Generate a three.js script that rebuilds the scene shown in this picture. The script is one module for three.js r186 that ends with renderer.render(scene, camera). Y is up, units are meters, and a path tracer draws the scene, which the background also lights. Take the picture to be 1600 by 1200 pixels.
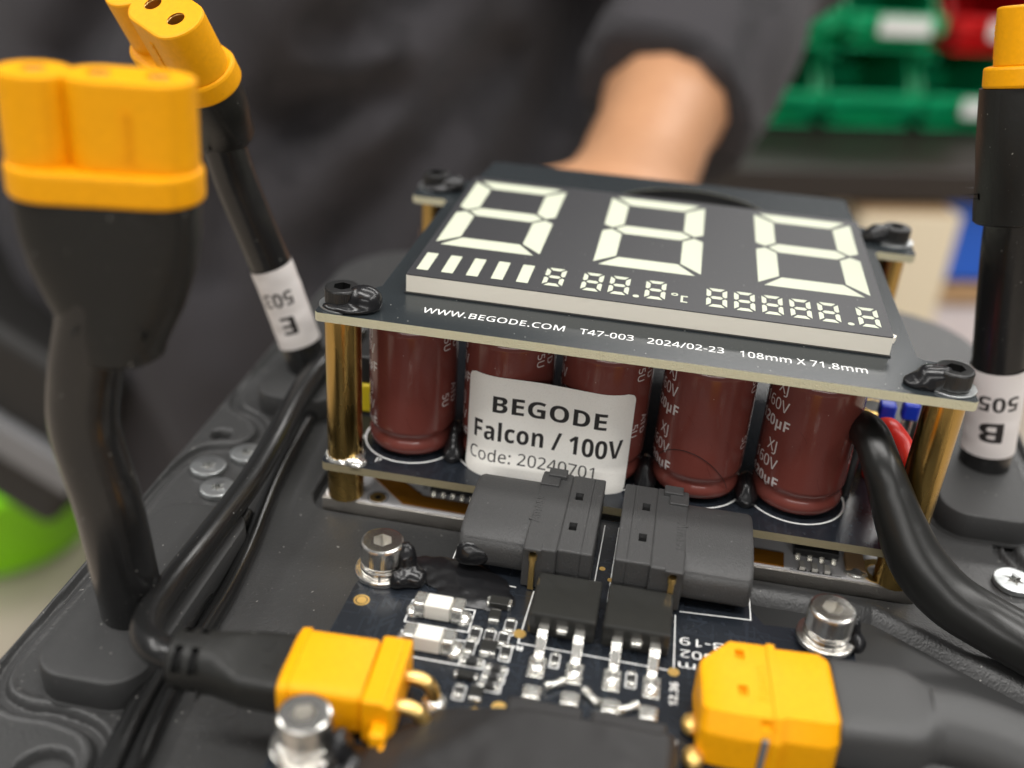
import * as THREE from 'three';
import { mergeGeometries, mergeVertices, toCreasedNormals } from 'three/addons/utils/BufferGeometryUtils.js';
import { RoundedBoxGeometry } from 'three/addons/geometries/RoundedBoxGeometry.js';
import { TextGeometry } from 'three/addons/geometries/TextGeometry.js';
import { FontLoader } from 'three/addons/loaders/FontLoader.js';
import { MarchingCubes } from 'three/addons/objects/MarchingCubes.js';
import { Brush, Evaluator, SUBTRACTION } from 'three-bvh-csg';
import { RectAreaLightUniformsLib } from 'three/addons/lights/RectAreaLightUniformsLib.js';

// All lengths in the builders below are millimetres; S turns them into metres.
const S = 0.001;
const renderer = new THREE.WebGLRenderer({ antialias: true });
renderer.setSize(1024, 768);
renderer.toneMapping = THREE.LinearToneMapping;
renderer.toneMappingExposure = 1.27;
renderer.shadowMap.enabled = true;
const scene = new THREE.Scene();

// ---------- camera ----------
const camera = new THREE.PerspectiveCamera(40.39, 1024 / 768, 0.005, 20);
camera.position.set(3.144 * S, 76.549 * S, 189.61 * S);
camera.rotation.set(-0.50476, 0.14747, 0.07013, 'YXZ');
camera.focus = 0.175;
camera.userData.fStop = 8.5;
scene.add(camera);

// ---------- light of the workshop: dim walls all round, lamps overhead ----------
scene.background = new THREE.Color().setRGB(0.13, 0.13, 0.13);
RectAreaLightUniformsLib.init();
const LAMPS = [ // x, y, z, width, length, radiance, label
  [-100, 1150, 380, 1300, 200, 12.5, 'white ceiling light strip nearly overhead, above and behind the viewer'],
  [350, 1250, -420, 1300, 160, 11, 'white ceiling light strip above the person at the back'],
  [200, 1350, 3500, 3600, 700, 9, 'white ceiling light strip far behind the viewer'],
  [700, 1300, -2000, 1900, 420, 10, 'white ceiling light strip far beyond the shelf'],
  [-1400, 1300, 250, 260, 1700, 11, 'white ceiling light strip turned lengthwise, above on the left'],
  [1400, 1300, 250, 260, 1700, 11, 'white ceiling light strip turned lengthwise, above on the right'],
];

// ---------- small helpers ----------
let seed = 12345;
const rnd = () => { seed = (Math.imul(seed, 1664525) + 1013904223) >>> 0; return seed / 4294967296; };
const rr = (a, b) => a + (b - a) * rnd();
const clamp = (v, a, b) => Math.min(b, Math.max(a, v));
const sstep = (a, b, v) => { const t = clamp((v - a) / (b - a), 0, 1); return t * t * (3 - 2 * t); };
const V = (x, y, z) => new THREE.Vector3(x, y, z);
const lerp = (a, b, t) => a + (b - a) * t;
const used = {};
function numbered(name) {
  const n = used[name] = (used[name] ?? -1) + 1;
  return n ? `${name}_${String(n).padStart(3, '0')}` : name;
}
function tag(o, label, category, group) {
  o.userData.label = label; o.userData.category = category;
  if (group) o.userData.group = group;
  return o;
}
function thing(name, label, category, pos = [0, 0, 0], group) {
  const o = new THREE.Group(); o.name = numbered(name); scene.add(o);
  o.position.set(pos[0] * S, pos[1] * S, pos[2] * S);
  return tag(o, label, category, group);
}
function boxUV(g, tile = 20) { // uv in real size, from the dominant axis of each normal
  const p = g.attributes.position, n = g.attributes.normal, uv = new Float32Array(p.count * 2);
  for (let i = 0; i < p.count; i++) {
    const ax = Math.abs(n.getX(i)), ay = Math.abs(n.getY(i)), az = Math.abs(n.getZ(i));
    const x = p.getX(i), y = p.getY(i), z = p.getZ(i);
    const [u, v] = ay >= ax && ay >= az ? [x, z] : ax >= az ? [z, y] : [x, y];
    uv[2 * i] = u / tile; uv[2 * i + 1] = v / tile;
  }
  g.setAttribute('uv', new THREE.BufferAttribute(uv, 2));
  return g;
}
function part(name, geo, mat, parent, keepUV = false) {
  let g = geo;
  if (Array.isArray(g)) g = g.length > 1 ? merge(g) : g[0];
  if (!g.attributes.normal) g.computeVertexNormals();
  if (!keepUV) boxUV(g);
  g.scale(S, S, S);
  const m = new THREE.Mesh(g, mat);
  m.name = parent ? name : numbered(name);
  m.castShadow = m.receiveShadow = true;
  (parent ?? scene).add(m);
  return m;
}
function merge(list, groups = false) {
  const flat = list.map((g) => {
    const h = g.index ? g.toNonIndexed() : g;
    if (!h.attributes.normal) h.computeVertexNormals();
    for (const k of Object.keys(h.attributes)) if (!['position', 'normal', 'uv'].includes(k)) h.deleteAttribute(k);
    if (!h.attributes.uv) h.setAttribute('uv', new THREE.BufferAttribute(new Float32Array(h.attributes.position.count * 2), 2));
    return h;
  });
  return mergeGeometries(flat, groups);
}
const box = (x, y, z, w, h, d, r = 0.2, ry = 0) => {
  const g = r > 0 ? new RoundedBoxGeometry(w, h, d, 2, Math.min(r, w / 2.01, h / 2.01, d / 2.01)) : new THREE.BoxGeometry(w, h, d);
  if (ry) g.rotateY(ry);
  return g.translate(x, y, z);
};
const cyl = (x, y, z, r, h, n = 32, r2 = r) => new THREE.CylinderGeometry(r2, r, h, n).translate(x, y, z);
const lathe = (pts, n = 64) => new THREE.LatheGeometry(pts.map(([r, y]) => new THREE.Vector2(r, y)), n);
function smoothLathe(pts, n = 64, ang = 0.6) { return toCreasedNormals(lathe(pts, n), ang); }
function shapeOf(pts, holes = []) {
  const s = new THREE.Shape(pts.map(([x, y]) => new THREE.Vector2(x, y)));
  for (const h of holes) s.holes.push(new THREE.Path(h.map(([x, y]) => new THREE.Vector2(x, y))));
  return s;
}
const ring = (cx, cy, r, n = 32, a0 = 0, a1 = Math.PI * 2) => Array.from({ length: n }, (_, i) => { const a = a0 + (a1 - a0) * i / n; return [cx + r * Math.cos(a), cy + r * Math.sin(a)]; });
// a flat sheet with its outline in (x, z), from y0 up to y0 + h
function slab(pts, y0, h, holes = [], bevel = 0) {
  const g = new THREE.ExtrudeGeometry(shapeOf(pts.map(([x, z]) => [x, -z]), holes.map((o) => o.map(([x, z]) => [x, -z]))), {
    depth: h - 2 * bevel, bevelEnabled: bevel > 0, bevelSize: bevel, bevelThickness: bevel, bevelOffset: -bevel, bevelSegments: 2, curveSegments: 16,
  });
  return g.rotateX(-Math.PI / 2).translate(0, y0 + bevel, 0);
}
function roundRect(x0, z0, x1, z1, r, n = 6) {
  const out = [];
  for (const [cx, cz, a] of [[x1 - r, z1 - r, 0], [x0 + r, z1 - r, 1], [x0 + r, z0 + r, 2], [x1 - r, z0 + r, 3]])
    for (let i = 0; i <= n; i++) { const t = (a + i / n) * Math.PI / 2; out.push([cx + r * Math.cos(t), cz + r * Math.sin(t)]); }
  return out;
}
// sweep a circle along points; radius may vary
function sweep(pts, radius, seg = 80, rad = 24, caps = true) {
  const c = new THREE.CatmullRomCurve3(pts.map((p) => V(...p)), false, 'centripetal');
  const f = c.computeFrenetFrames(seg, false), pos = [], idx = [], uv = [], len = c.getLength();
  for (let i = 0; i <= seg; i++) {
    const t = i / seg, p = c.getPointAt(t), r = typeof radius === 'function' ? radius(t) : radius;
    for (let j = 0; j <= rad; j++) {
      const a = j / rad * Math.PI * 2, q = p.clone().addScaledVector(f.normals[i], Math.cos(a) * r).addScaledVector(f.binormals[i], Math.sin(a) * r);
      pos.push(q.x, q.y, q.z); uv.push(t * len / 20, j / rad * 2);
    }
  }
  const w = rad + 1;
  for (let i = 0; i < seg; i++) for (let j = 0; j < rad; j++) { const a = i * w + j, b = a + w; idx.push(a, a + 1, b, b, a + 1, b + 1); }
  const g = new THREE.BufferGeometry();
  g.setAttribute('position', new THREE.Float32BufferAttribute(pos, 3));
  g.setAttribute('uv', new THREE.Float32BufferAttribute(uv, 2));
  g.setIndex(idx); g.computeVertexNormals();
  const nrm = g.attributes.normal; // close the seam
  for (let i = 0; i <= seg; i++) { const a = i * w, b = a + rad; nrm.setXYZ(b, nrm.getX(a), nrm.getY(a), nrm.getZ(a)); }
  if (!caps) return g;
  const ends = [0, seg].map((i) => {
    const p = c.getPointAt(i / seg), r = typeof radius === 'function' ? radius(i / seg) : radius, d = c.getTangentAt(i / seg).multiplyScalar(i ? 1 : -1);
    const k = new THREE.CircleGeometry(r, rad); k.applyQuaternion(new THREE.Quaternion().setFromUnitVectors(V(0, 0, 1), d)); return k.translate(p.x, p.y, p.z);
  });
  return merge([g, ...ends]);
}
// skin between cross sections, each an array of n [x, y, z]
function loft(sections, close = true) {
  const n = sections[0].length, pos = sections.flat(2), idx = [];
  for (let i = 0; i + 1 < sections.length; i++) for (let j = 0; j < n; j++) { const a = i * n + j, b = i * n + (j + 1) % n, c = a + n, d = b + n; idx.push(a, c, b, b, c, d); }
  if (close) for (const [k, flip] of [[0, false], [sections.length - 1, true]]) {
    const c = pos.length / 3, m = [0, 1, 2].map((q) => sections[k].reduce((s, p) => s + p[q], 0) / n); pos.push(...m);
    for (let j = 0; j < n; j++) { const a = k * n + j, b = k * n + (j + 1) % n; idx.push(...(flip ? [c, b, a] : [c, a, b])); }
  }
  const g = new THREE.BufferGeometry();
  g.setAttribute('position', new THREE.Float32BufferAttribute(pos, 3)); g.setIndex(idx);
  return toCreasedNormals(g, 0.7);
}
// superellipse ring in local axes (a across, b deep) at height y
const superRing = (y, a, b, e, n = 48, ox = 0, oz = 0) => Array.from({ length: n }, (_, i) => {
  const t = i / n * Math.PI * 2, c = Math.cos(t), s = Math.sin(t);
  return [ox + a * Math.sign(c) * Math.abs(c) ** (2 / e), y, oz - b * Math.sign(s) * Math.abs(s) ** (2 / e)];
});
// a solid with holes really cut into it
const evaluator = new Evaluator(); evaluator.useGroups = false;
function cut(geo, cutters) {
  let a = new Brush(merge([geo]));
  const k = merge(cutters.map((c) => c.clone()));
  const b = new Brush(k); a.updateMatrixWorld(); b.updateMatrixWorld();
  return evaluator.evaluate(a, b, SUBTRACTION).geometry;
}
// value noise
const hash3 = (x, y, z) => { let h = Math.imul(x, 374761393) + Math.imul(y, 668265263) + Math.imul(z, 2147483647 ^ 974711); h = Math.imul(h ^ (h >>> 13), 1274126177); return ((h ^ (h >>> 16)) >>> 0) / 4294967296; };
function noise(x, y, z) {
  const i = Math.floor(x), j = Math.floor(y), k = Math.floor(z), u = x - i, v = y - j, w = z - k, s = (t) => t * t * (3 - 2 * t);
  const a = s(u), b = s(v), c = s(w);
  let r = 0;
  for (let d = 0; d < 8; d++) { const dx = d & 1, dy = (d >> 1) & 1, dz = d >> 2; r += hash3(i + dx, j + dy, k + dz) * (dx ? a : 1 - a) * (dy ? b : 1 - b) * (dz ? c : 1 - c); }
  return r * 2 - 1;
}
// signed-distance shapes and a mesher
const sdSeg = (p, a, b, ra, rb) => {
  const d = [b[0] - a[0], b[1] - a[1], b[2] - a[2]], q = [p[0] - a[0], p[1] - a[1], p[2] - a[2]], L = d[0] * d[0] + d[1] * d[1] + d[2] * d[2];
  const t = clamp((q[0] * d[0] + q[1] * d[1] + q[2] * d[2]) / L, 0, 1);
  return Math.hypot(q[0] - d[0] * t, q[1] - d[1] * t, q[2] - d[2] * t) - lerp(ra, rb, t);
};
const sdEll = (p, c, r) => { const q = [(p[0] - c[0]) / r[0], (p[1] - c[1]) / r[1], (p[2] - c[2]) / r[2]], k = Math.hypot(...q); return (k - 1) * Math.min(...r) * (0.6 + 0.4 * Math.min(1, k)); };
const smin = (a, b, k) => { const h = Math.max(k - Math.abs(a - b), 0) / k; return Math.min(a, b) - h * h * k * 0.25; };
function march(sdf, lo, hi, cell) {
  const ext = Math.max(hi[0] - lo[0], hi[1] - lo[1], hi[2] - lo[2]), size = Math.ceil(ext / cell) + 4, c = [0, 1, 2].map((k) => (lo[k] + hi[k]) / 2), he = cell * size / 2;
  const mc = new MarchingCubes(size, new THREE.MeshBasicMaterial(), false, false, 200000);
  mc.isolation = 0;
  const at = (i, k) => c[k] + (i - size / 2) / (size / 2) * he;
  for (let z = 0; z < size; z++) for (let y = 0; y < size; y++) for (let x = 0; x < size; x++) {
    const p = [at(x, 0), at(y, 1), at(z, 2)];
    const out = p.some((v, k) => v < lo[k] - cell || v > hi[k] + cell);
    mc.field[x + y * size + z * size * size] = out ? -10 : -sdf(p);
  }
  mc.update();
  const pos = mc.positionArray.slice(0, mc.count * 3);
  for (let i = 0; i < pos.length; i++) pos[i] = c[i % 3] + pos[i] * he;
  let g = new THREE.BufferGeometry();
  g.setAttribute('position', new THREE.BufferAttribute(pos, 3));
  g = mergeVertices(g, cell * 0.02);
  const P = g.attributes.position, N = new Float32Array(P.count * 3), e = cell * 0.4;
  for (let i = 0; i < P.count; i++) {
    const p = [P.getX(i), P.getY(i), P.getZ(i)], n = [0, 1, 2].map((k) => { const a = [...p], b = [...p]; a[k] += e; b[k] -= e; return sdf(a) - sdf(b); }), l = Math.hypot(...n) || 1;
    for (let k = 0; k < 3; k++) N[i * 3 + k] = n[k] / l;
  }
  g.setAttribute('normal', new THREE.BufferAttribute(N, 3));
  const ix = g.index.array; // wind the faces the way the normals point
  const A = V(), B = V(), C = V();
  for (let i = 0; i < ix.length; i += 3) {
    A.fromBufferAttribute(P, ix[i]); B.fromBufferAttribute(P, ix[i + 1]); C.fromBufferAttribute(P, ix[i + 2]);
    B.sub(A); C.sub(A); B.cross(C);
    if (B.x * N[ix[i] * 3] + B.y * N[ix[i] * 3 + 1] + B.z * N[ix[i] * 3 + 2] < 0) { const t = ix[i + 1]; ix[i + 1] = ix[i + 2]; ix[i + 2] = t; }
  }
  return g;
}

// ---------- textures ----------
function dataTex(n, f, srgb) {
  const d = new Uint8Array(n * n * 4);
  for (let y = 0; y < n; y++) for (let x = 0; x < n; x++) { const c = f(x, y), i = (y * n + x) * 4; d[i] = c[0]; d[i + 1] = c[1] ?? c[0]; d[i + 2] = c[2] ?? c[0]; d[i + 3] = 255; }
  const t = new THREE.DataTexture(d, n, n);
  t.wrapS = t.wrapT = THREE.RepeatWrapping; t.magFilter = THREE.LinearFilter; t.minFilter = THREE.LinearMipmapLinearFilter; t.generateMipmaps = true;
  if (srgb) t.colorSpace = THREE.SRGBColorSpace;
  t.needsUpdate = true;
  return t;
}
function blurred(n, radius, passes = 1) { // tiling noise field, 0..1
  let a = new Float32Array(n * n).map(() => rnd());
  for (let p = 0; p < passes; p++) for (const [sx, sy] of [[1, 0], [0, 1]]) {
    const b = new Float32Array(n * n);
    for (let y = 0; y < n; y++) for (let x = 0; x < n; x++) { let s = 0; for (let k = -radius; k <= radius; k++) s += a[((y + k * sy + n) % n) * n + (x + k * sx + n) % n]; b[y * n + x] = s / (2 * radius + 1); }
    a = b;
  }
  let lo = 1e9, hi = -1e9; for (const v of a) { lo = Math.min(lo, v); hi = Math.max(hi, v); }
  return a.map((v) => (v - lo) / (hi - lo));
}
const fine = blurred(512, 2, 2), coarse = blurred(512, 14, 2), mid = blurred(512, 5, 2);
const grainBump = dataTex(512, (x, y) => [255 * (0.75 * fine[y * 512 + x] + 0.25 * mid[y * 512 + x])]);
const leatherBump = dataTex(512, (x, y) => [255 * fine[y * 512 + x]]);
const smoothBump = dataTex(512, (x, y) => [255 * (0.5 * coarse[y * 512 + x] + 0.5 * mid[y * 512 + x])]);
const wearRough = dataTex(512, (x, y) => [clamp(255 * (0.62 + 0.5 * (coarse[y * 512 + x] - 0.5) + 0.25 * (mid[y * 512 + x] - 0.5)), 0, 255)]);
// flecks of dust and lint that lie on dark plastics
function specks(n, count, rmax) {
  const a = new Float32Array(n * n);
  for (let i = 0; i < count; i++) {
    const cx = rnd() * n, cy = rnd() * n, r = 0.5 + rmax * rnd() ** 6, st = 0.25 + 0.75 * rnd() ** 2, el = 1 + 2.5 * rnd() ** 4, an = rnd() * 3.14;
    for (let y = -8; y <= 8; y++) for (let x = -8; x <= 8; x++) {
      const u = x * Math.cos(an) + y * Math.sin(an), v = -x * Math.sin(an) + y * Math.cos(an), d = Math.hypot(u / el, v);
      const k = (((cy + y) | 0) + n) % n * n + (((cx + x) | 0) + n) % n;
      a[k] = Math.max(a[k], st * clamp(r + 0.5 - d, 0, 1));
    }
  }
  return a;
}
const speckA = specks(1024, 420, 3), speckB = specks(512, 90, 2.2);
const toS = (v) => 255 * (v <= 0.0031308 ? 12.92 * v : 1.055 * v ** (1 / 2.4) - 0.055);
function dusty(base, dust, field, n) {
  return dataTex(n, (x, y) => { const s = field[y * n + x], m = 0.93 + 0.14 * mid[(y % 512) * 512 + x % 512]; return [0, 1, 2].map((k) => toS(lerp(base[k] * m, dust[k], s))); }, true);
}
function canvasTex(w, h, draw) {
  const c = document.createElement('canvas'); c.width = w; c.height = h;
  draw(c.getContext('2d'), w, h);
  const t = new THREE.CanvasTexture(c); t.colorSpace = THREE.SRGBColorSpace; t.anisotropy = 8;
  return t;
}

// dark solder mask with copper traces and small vias showing through (one tile is 20 mm)
const tracesTex = canvasTex(1024, 1024, (c, w, h) => {
  c.fillStyle = '#1f2329'; c.fillRect(0, 0, w, h);
  c.strokeStyle = '#262b32'; c.lineCap = 'round';
  for (let i = 0; i < 26; i++) {
    let x = rnd() * w, y = rnd() * h; c.lineWidth = rnd() < 0.3 ? 22 : 9; c.beginPath(); c.moveTo(x, y);
    for (let k = 0; k < 4; k++) { const a = Math.round(rnd() * 8) * Math.PI / 4, l = 60 + rnd() * 240; x += Math.cos(a) * l; y += Math.sin(a) * l; c.lineTo(x, y); }
    c.stroke();
  }
  for (let i = 0; i < 46; i++) { const x = rnd() * w, y = rnd() * h; c.fillStyle = '#2c3138'; c.beginPath(); c.arc(x, y, 15, 0, 7); c.fill(); c.fillStyle = '#14161a'; c.beginPath(); c.arc(x, y, 7, 0, 7); c.fill(); }
  for (let i = 0; i < 150; i++) { c.fillStyle = `rgba(190,186,175,${0.2 + 0.6 * rnd()})`; c.beginPath(); c.arc(rnd() * w, rnd() * h, 0.8 + 2.4 * rnd() ** 5, 0, 7); c.fill(); }
});
tracesTex.wrapS = tracesTex.wrapT = THREE.RepeatWrapping;
// ---------- materials (linear base colours) ----------
const rgb = (r, g, b) => new THREE.Color().setRGB(r, g, b);
const std = (r, g, b, roughness, more = {}) => new THREE.MeshPhysicalMaterial({ color: rgb(r, g, b), roughness, ...more });
const tile = (t, k) => { const c = t.clone(); c.repeat.set(k, k); c.needsUpdate = true; return c; };
const dustCol = [0.42, 0.41, 0.38];
const M = {
  shell: std(1, 1, 1, 0.40, { map: dusty([0.042, 0.042, 0.042], dustCol, speckA, 1024), bumpMap: tile(leatherBump, 1.7), bumpScale: 0.00007 }),
  skirt: std(0.042, 0.042, 0.042, 0.5),
  rubber: std(1, 1, 1, 0.55, { map: dusty([0.032, 0.032, 0.032], dustCol, speckB, 512), bumpMap: smoothBump, bumpScale: 0.00003 }),
  cable: std(1, 1, 1, 0.25, { map: dusty([0.011, 0.011, 0.011], dustCol, speckB, 512), bumpMap: smoothBump, bumpScale: 0.00002 }),
  gloss: std(0.010, 0.010, 0.010, 0.2, { bumpMap: smoothBump, bumpScale: 0.00001 }),
  boot: std(1, 1, 1, 0.46, { map: dusty([0.013, 0.013, 0.012], dustCol, speckB, 512), specularIntensity: 0.6, bumpMap: smoothBump, bumpScale: 0.00005 }),
  bootGrey: std(0.05, 0.05, 0.05, 0.5, { bumpMap: smoothBump, bumpScale: 0.00005 }),
  yellow: std(1, 1, 1, 0.45, { map: dusty([0.85, 0.365, 0.001], [0.42, 0.19, 0.02], specks(512, 46, 2.4), 512), specularIntensity: 0.45, bumpMap: smoothBump, bumpScale: 0.00003 }),
  brass: std(0.50, 0.33, 0.105, 0.26, { metalness: 1, roughnessMap: null }),
  gold: std(0.92, 0.62, 0.22, 0.3, { metalness: 1 }),
  padGold: std(0.80, 0.52, 0.16, 0.38, { metalness: 0.85 }),
  steel: std(0.74, 0.72, 0.68, 0.22, { metalness: 1, bumpMap: smoothBump, bumpScale: 0.00002 }),
  steelFloor: std(0.62, 0.60, 0.56, 0.5, { metalness: 1, bumpMap: smoothBump, bumpScale: 0.0001 }),
  tin: std(0.86, 0.84, 0.78, 0.26, { metalness: 0.9, bumpMap: smoothBump, bumpScale: 0.0001 }),
  solder: std(0.80, 0.79, 0.74, 0.22, { metalness: 0.85, bumpMap: smoothBump, bumpScale: 0.00015 }),
  zinc: std(0.60, 0.62, 0.62, 0.36, { metalness: 1, bumpMap: smoothBump, bumpScale: 0.00003 }),
  blackScrew: std(0.016, 0.016, 0.016, 0.3, { bumpMap: tile(grainBump, 2), bumpScale: 0.00003 }),
  glossSoft: std(0.012, 0.012, 0.011, 0.33, { bumpMap: smoothBump, bumpScale: 0.00001 }),
  glue: std(0.009, 0.009, 0.010, 0.25, { bumpMap: smoothBump, bumpScale: 0.000012 }),
  potting: std(0.020, 0.019, 0.019, 0.42, { specularIntensity: 0.7 }),
  mask: std(1, 1, 1, 0.24, { map: dusty([0.022, 0.027, 0.030], dustCol, speckB, 512) }),
  maskBlue: std(1, 1, 1, 0.26, { map: tracesTex, bumpMap: smoothBump, bumpScale: 0.00002 }),
  fr4: std(0.62, 0.58, 0.40, 0.7, { bumpMap: tile(grainBump, 2.5), bumpScale: 0.0002 }),
  fr4dark: std(0.26, 0.22, 0.13, 0.7, { bumpMap: tile(grainBump, 2.5), bumpScale: 0.0002 }),
  silk: std(0.82, 0.82, 0.80, 0.6),
  film: std(1, 1, 1, 0.45, { map: dusty([0.028, 0.028, 0.031], dustCol, speckB, 512) }),
  segment: std(0.56, 0.59, 0.46, 0.5),
  cream: std(0.86, 0.81, 0.70, 0.5, { bumpMap: smoothBump, bumpScale: 0.00004 }),
  plasticBlack: std(1, 1, 1, 0.5, { map: dusty([0.048, 0.048, 0.048], [0.22, 0.22, 0.22], speckA, 1024), bumpMap: tile(grainBump, 2), bumpScale: 0.00012 }),
  hole: std(0.006, 0.006, 0.006, 0.8),
  mosfet: std(0.024, 0.024, 0.022, 0.2, { bumpMap: smoothBump, bumpScale: 0.00003 }),
  ic: std(0.018, 0.018, 0.018, 0.4),
  ceramic: std(0.80, 0.77, 0.70, 0.5),
  whiteMask: std(0.80, 0.79, 0.80, 0.4),
  kapton: std(0.34, 0.14, 0.015, 0.18, { bumpMap: smoothBump, bumpScale: 0.0001 }),
  alu: std(0.50, 0.47, 0.43, 0.42, { metalness: 1, bumpMap: tile(grainBump, 2), bumpScale: 0.00015 }),
  tapeYellow: std(0.75, 0.60, 0.02, 0.35),
  blue: std(0.006, 0.03, 0.40, 0.3),
  red: std(0.75, 0.03, 0.02, 0.32),
  skin: std(1, 1, 1, 0.5, { map: tile(dataTex(512, (x, y) => { const k = coarse[y * 512 + x], q = mid[y * 512 + x]; return [toS(lerp(0.455, 0.505, k) + 0.02 * q), toS(lerp(0.225, 0.265, k) + 0.01 * q), toS(lerp(0.118, 0.142, k))]; }, true), 0.35) }),
  cloth: std(0.038, 0.035, 0.039, 0.95, { sheen: 0.4, sheenRoughness: 0.6, sheenColor: rgb(0.3, 0.3, 0.32), bumpMap: tile(grainBump, 0.3), bumpScale: 0.0005 }),
  binGreen: std(0.002, 0.46, 0.18, 0.35),
  binRed: std(0.75, 0.008, 0.012, 0.35),
  paper: std(0.80, 0.80, 0.77, 0.7),
  shelf: std(0.024, 0.018, 0.015, 0.45),
  wallDark: std(0.03, 0.027, 0.024, 0.8),
  carton: std(0.80, 0.70, 0.52, 0.8),
  cartonTan: std(0.42, 0.26, 0.13, 0.8),
  cartonBlue: std(0.008, 0.11, 0.60, 0.45),
  bag: std(0.70, 0.64, 0.66, 0.6),
  lime: std(0.30, 0.80, 0.006, 0.4),
  floor: std(0.52, 0.44, 0.36, 0.7),
  greyMetal: std(0.17, 0.17, 0.175, 0.5),
  blackCase: std(0.012, 0.011, 0.010, 0.6),
  lampBody: std(0.8, 0.8, 0.8, 0.5),
};
M.lampGlow = new THREE.MeshStandardMaterial({ color: 0x000000, emissive: rgb(1, 0.97, 0.92), emissiveIntensity: 1 });

const font = await new FontLoader().loadAsync('fonts/droid/droid_sans_regular.typeface.json');
const fontBold = await new FontLoader().loadAsync('fonts/droid/droid_sans_bold.typeface.json');
// raised print: text laid flat (reads from +z), left edge x0, baseline z0, width w, cap height h
function flatText(str, x0, z0, w, h, y, thick = 0.02, f = font, turn = false) {
  const g = new TextGeometry(str, { font: f, size: 1, depth: 1, curveSegments: 4, bevelEnabled: false });
  g.computeBoundingBox();
  const b = g.boundingBox;
  g.translate(-b.min.x, 0, 0).scale(w / (b.max.x - b.min.x), h, thick);
  if (turn) g.rotateZ(turn);
  return g.rotateX(-Math.PI / 2).translate(x0, y, z0);
}

// ---------- ceiling lamps (above the frame) ----------
LAMPS.forEach(([x, y, z, w, l, power, label]) => {
  const t = thing('ceiling_lamp', label, 'ceiling lamp', [x, y, z]);
  part('housing', box(0, 24, 0, w + 40, 40, l + 40, 6), M.lampBody, t);
  part('diffuser', box(0, 1.5, 0, w, 4, l, 1), M.lampGlow, t);
  const q = new THREE.RectAreaLight(rgb(1, 0.98, 0.95), power, w * S, l * S);
  q.position.set(0, -3 * S, 0); q.rotation.x = -Math.PI / 2;
  t.add(q);
});

// ---------- unicycle body: the black moulded top with its seal groove, recess and pocket ----------
const P0 = -41.5;
const groovePts = [[-86.2, -60], [-86.0, -29], [-86.4, 1.0], [-84.2, 5.6], [-78.6, 8.9], [-75.4, 13.6], [-76.8, 19.3], [-83.6, 22.6], [-86.2, 30], [-86.0, 62], [-86.2, 87], [-84, 91.6], [-80, 93.4], [-73.4, 93.4], [-67.2, 95], [-64.2, 98.4], [-63.6, 104], [-63.6, 113]];
const grooveCurve = new THREE.CatmullRomCurve3(groovePts.map(([x, z]) => V(x, 0, z)), false, 'centripetal').getPoints(260).map((p) => [p.x, p.z]);
function distGroove(x, z) {
  let d = 9;
  for (let i = 0; i + 1 < grooveCurve.length; i++) {
    const [ax, az] = grooveCurve[i], [bx, bz] = grooveCurve[i + 1];
    if (Math.min(Math.abs(ax - x), Math.abs(az - z)) > 9 || Math.abs(az - z) > 6) continue;
    const ex = bx - ax, ez = bz - az, t = clamp(((x - ax) * ex + (z - az) * ez) / (ex * ex + ez * ez || 1), 0, 1);
    d = Math.min(d, Math.hypot(x - ax - ex * t, z - az - ez * t));
  }
  return d;
}
const sdRR = (x, z, cx, cz, hx, hz, r) => { const qx = Math.abs(x - cx) - hx + r, qz = Math.abs(z - cz) - hz + r; return Math.hypot(Math.max(qx, 0), Math.max(qz, 0)) + Math.min(Math.max(qx, qz), 0) - r; };
const outline = (x, z) => sdRR(x, z, 0, 10, 89.3, 107.5, 26);
const zEdge = (x) => 41 + Math.max(0, x - 47) * 0.62;
function shellY(x, z) {
  let y = P0;
  const fr = Math.min(x + 57.5, z - zEdge(x)); // the recess in front of the controller
  y -= 6.5 * sstep(-40, 16, x) * sstep(-3.5, 5.5, fr);
  y -= 7 * sstep(0.5, -0.5, sdRR(x, z, 0, -8, 57, 44.2, 5)); // pocket for the controller
  const g = Math.abs(x) > 58 ? distGroove(-Math.abs(x), z) : 9;
  y -= 1.5 * sstep(1.35, 0.6, g);
  y += 0.16 * sstep(2.6, 2.0, g) * sstep(1.2, 1.7, g);
  for (const [hx, hz, r] of [[-82.9, 16.9, 1.75], [-70.4, 103, 3.6], [82.9, 16.9, 1.75]]) { const d = Math.hypot(x - hx, z - hz); y -= 9 * sstep(r + 0.5, r - 0.5, d) ** 1.5; y -= 0.3 * sstep(r + 0.9, r + 0.2, d); }
  const rg = Math.abs(Math.hypot(x - 77.2, z - 16.2) - 4.6); y -= 1.0 * sstep(0.9, 0.4, rg);
  y -= 2.2 * sstep(-2.4, 0, outline(x, z)) ** 2;
  return y;
}
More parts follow.
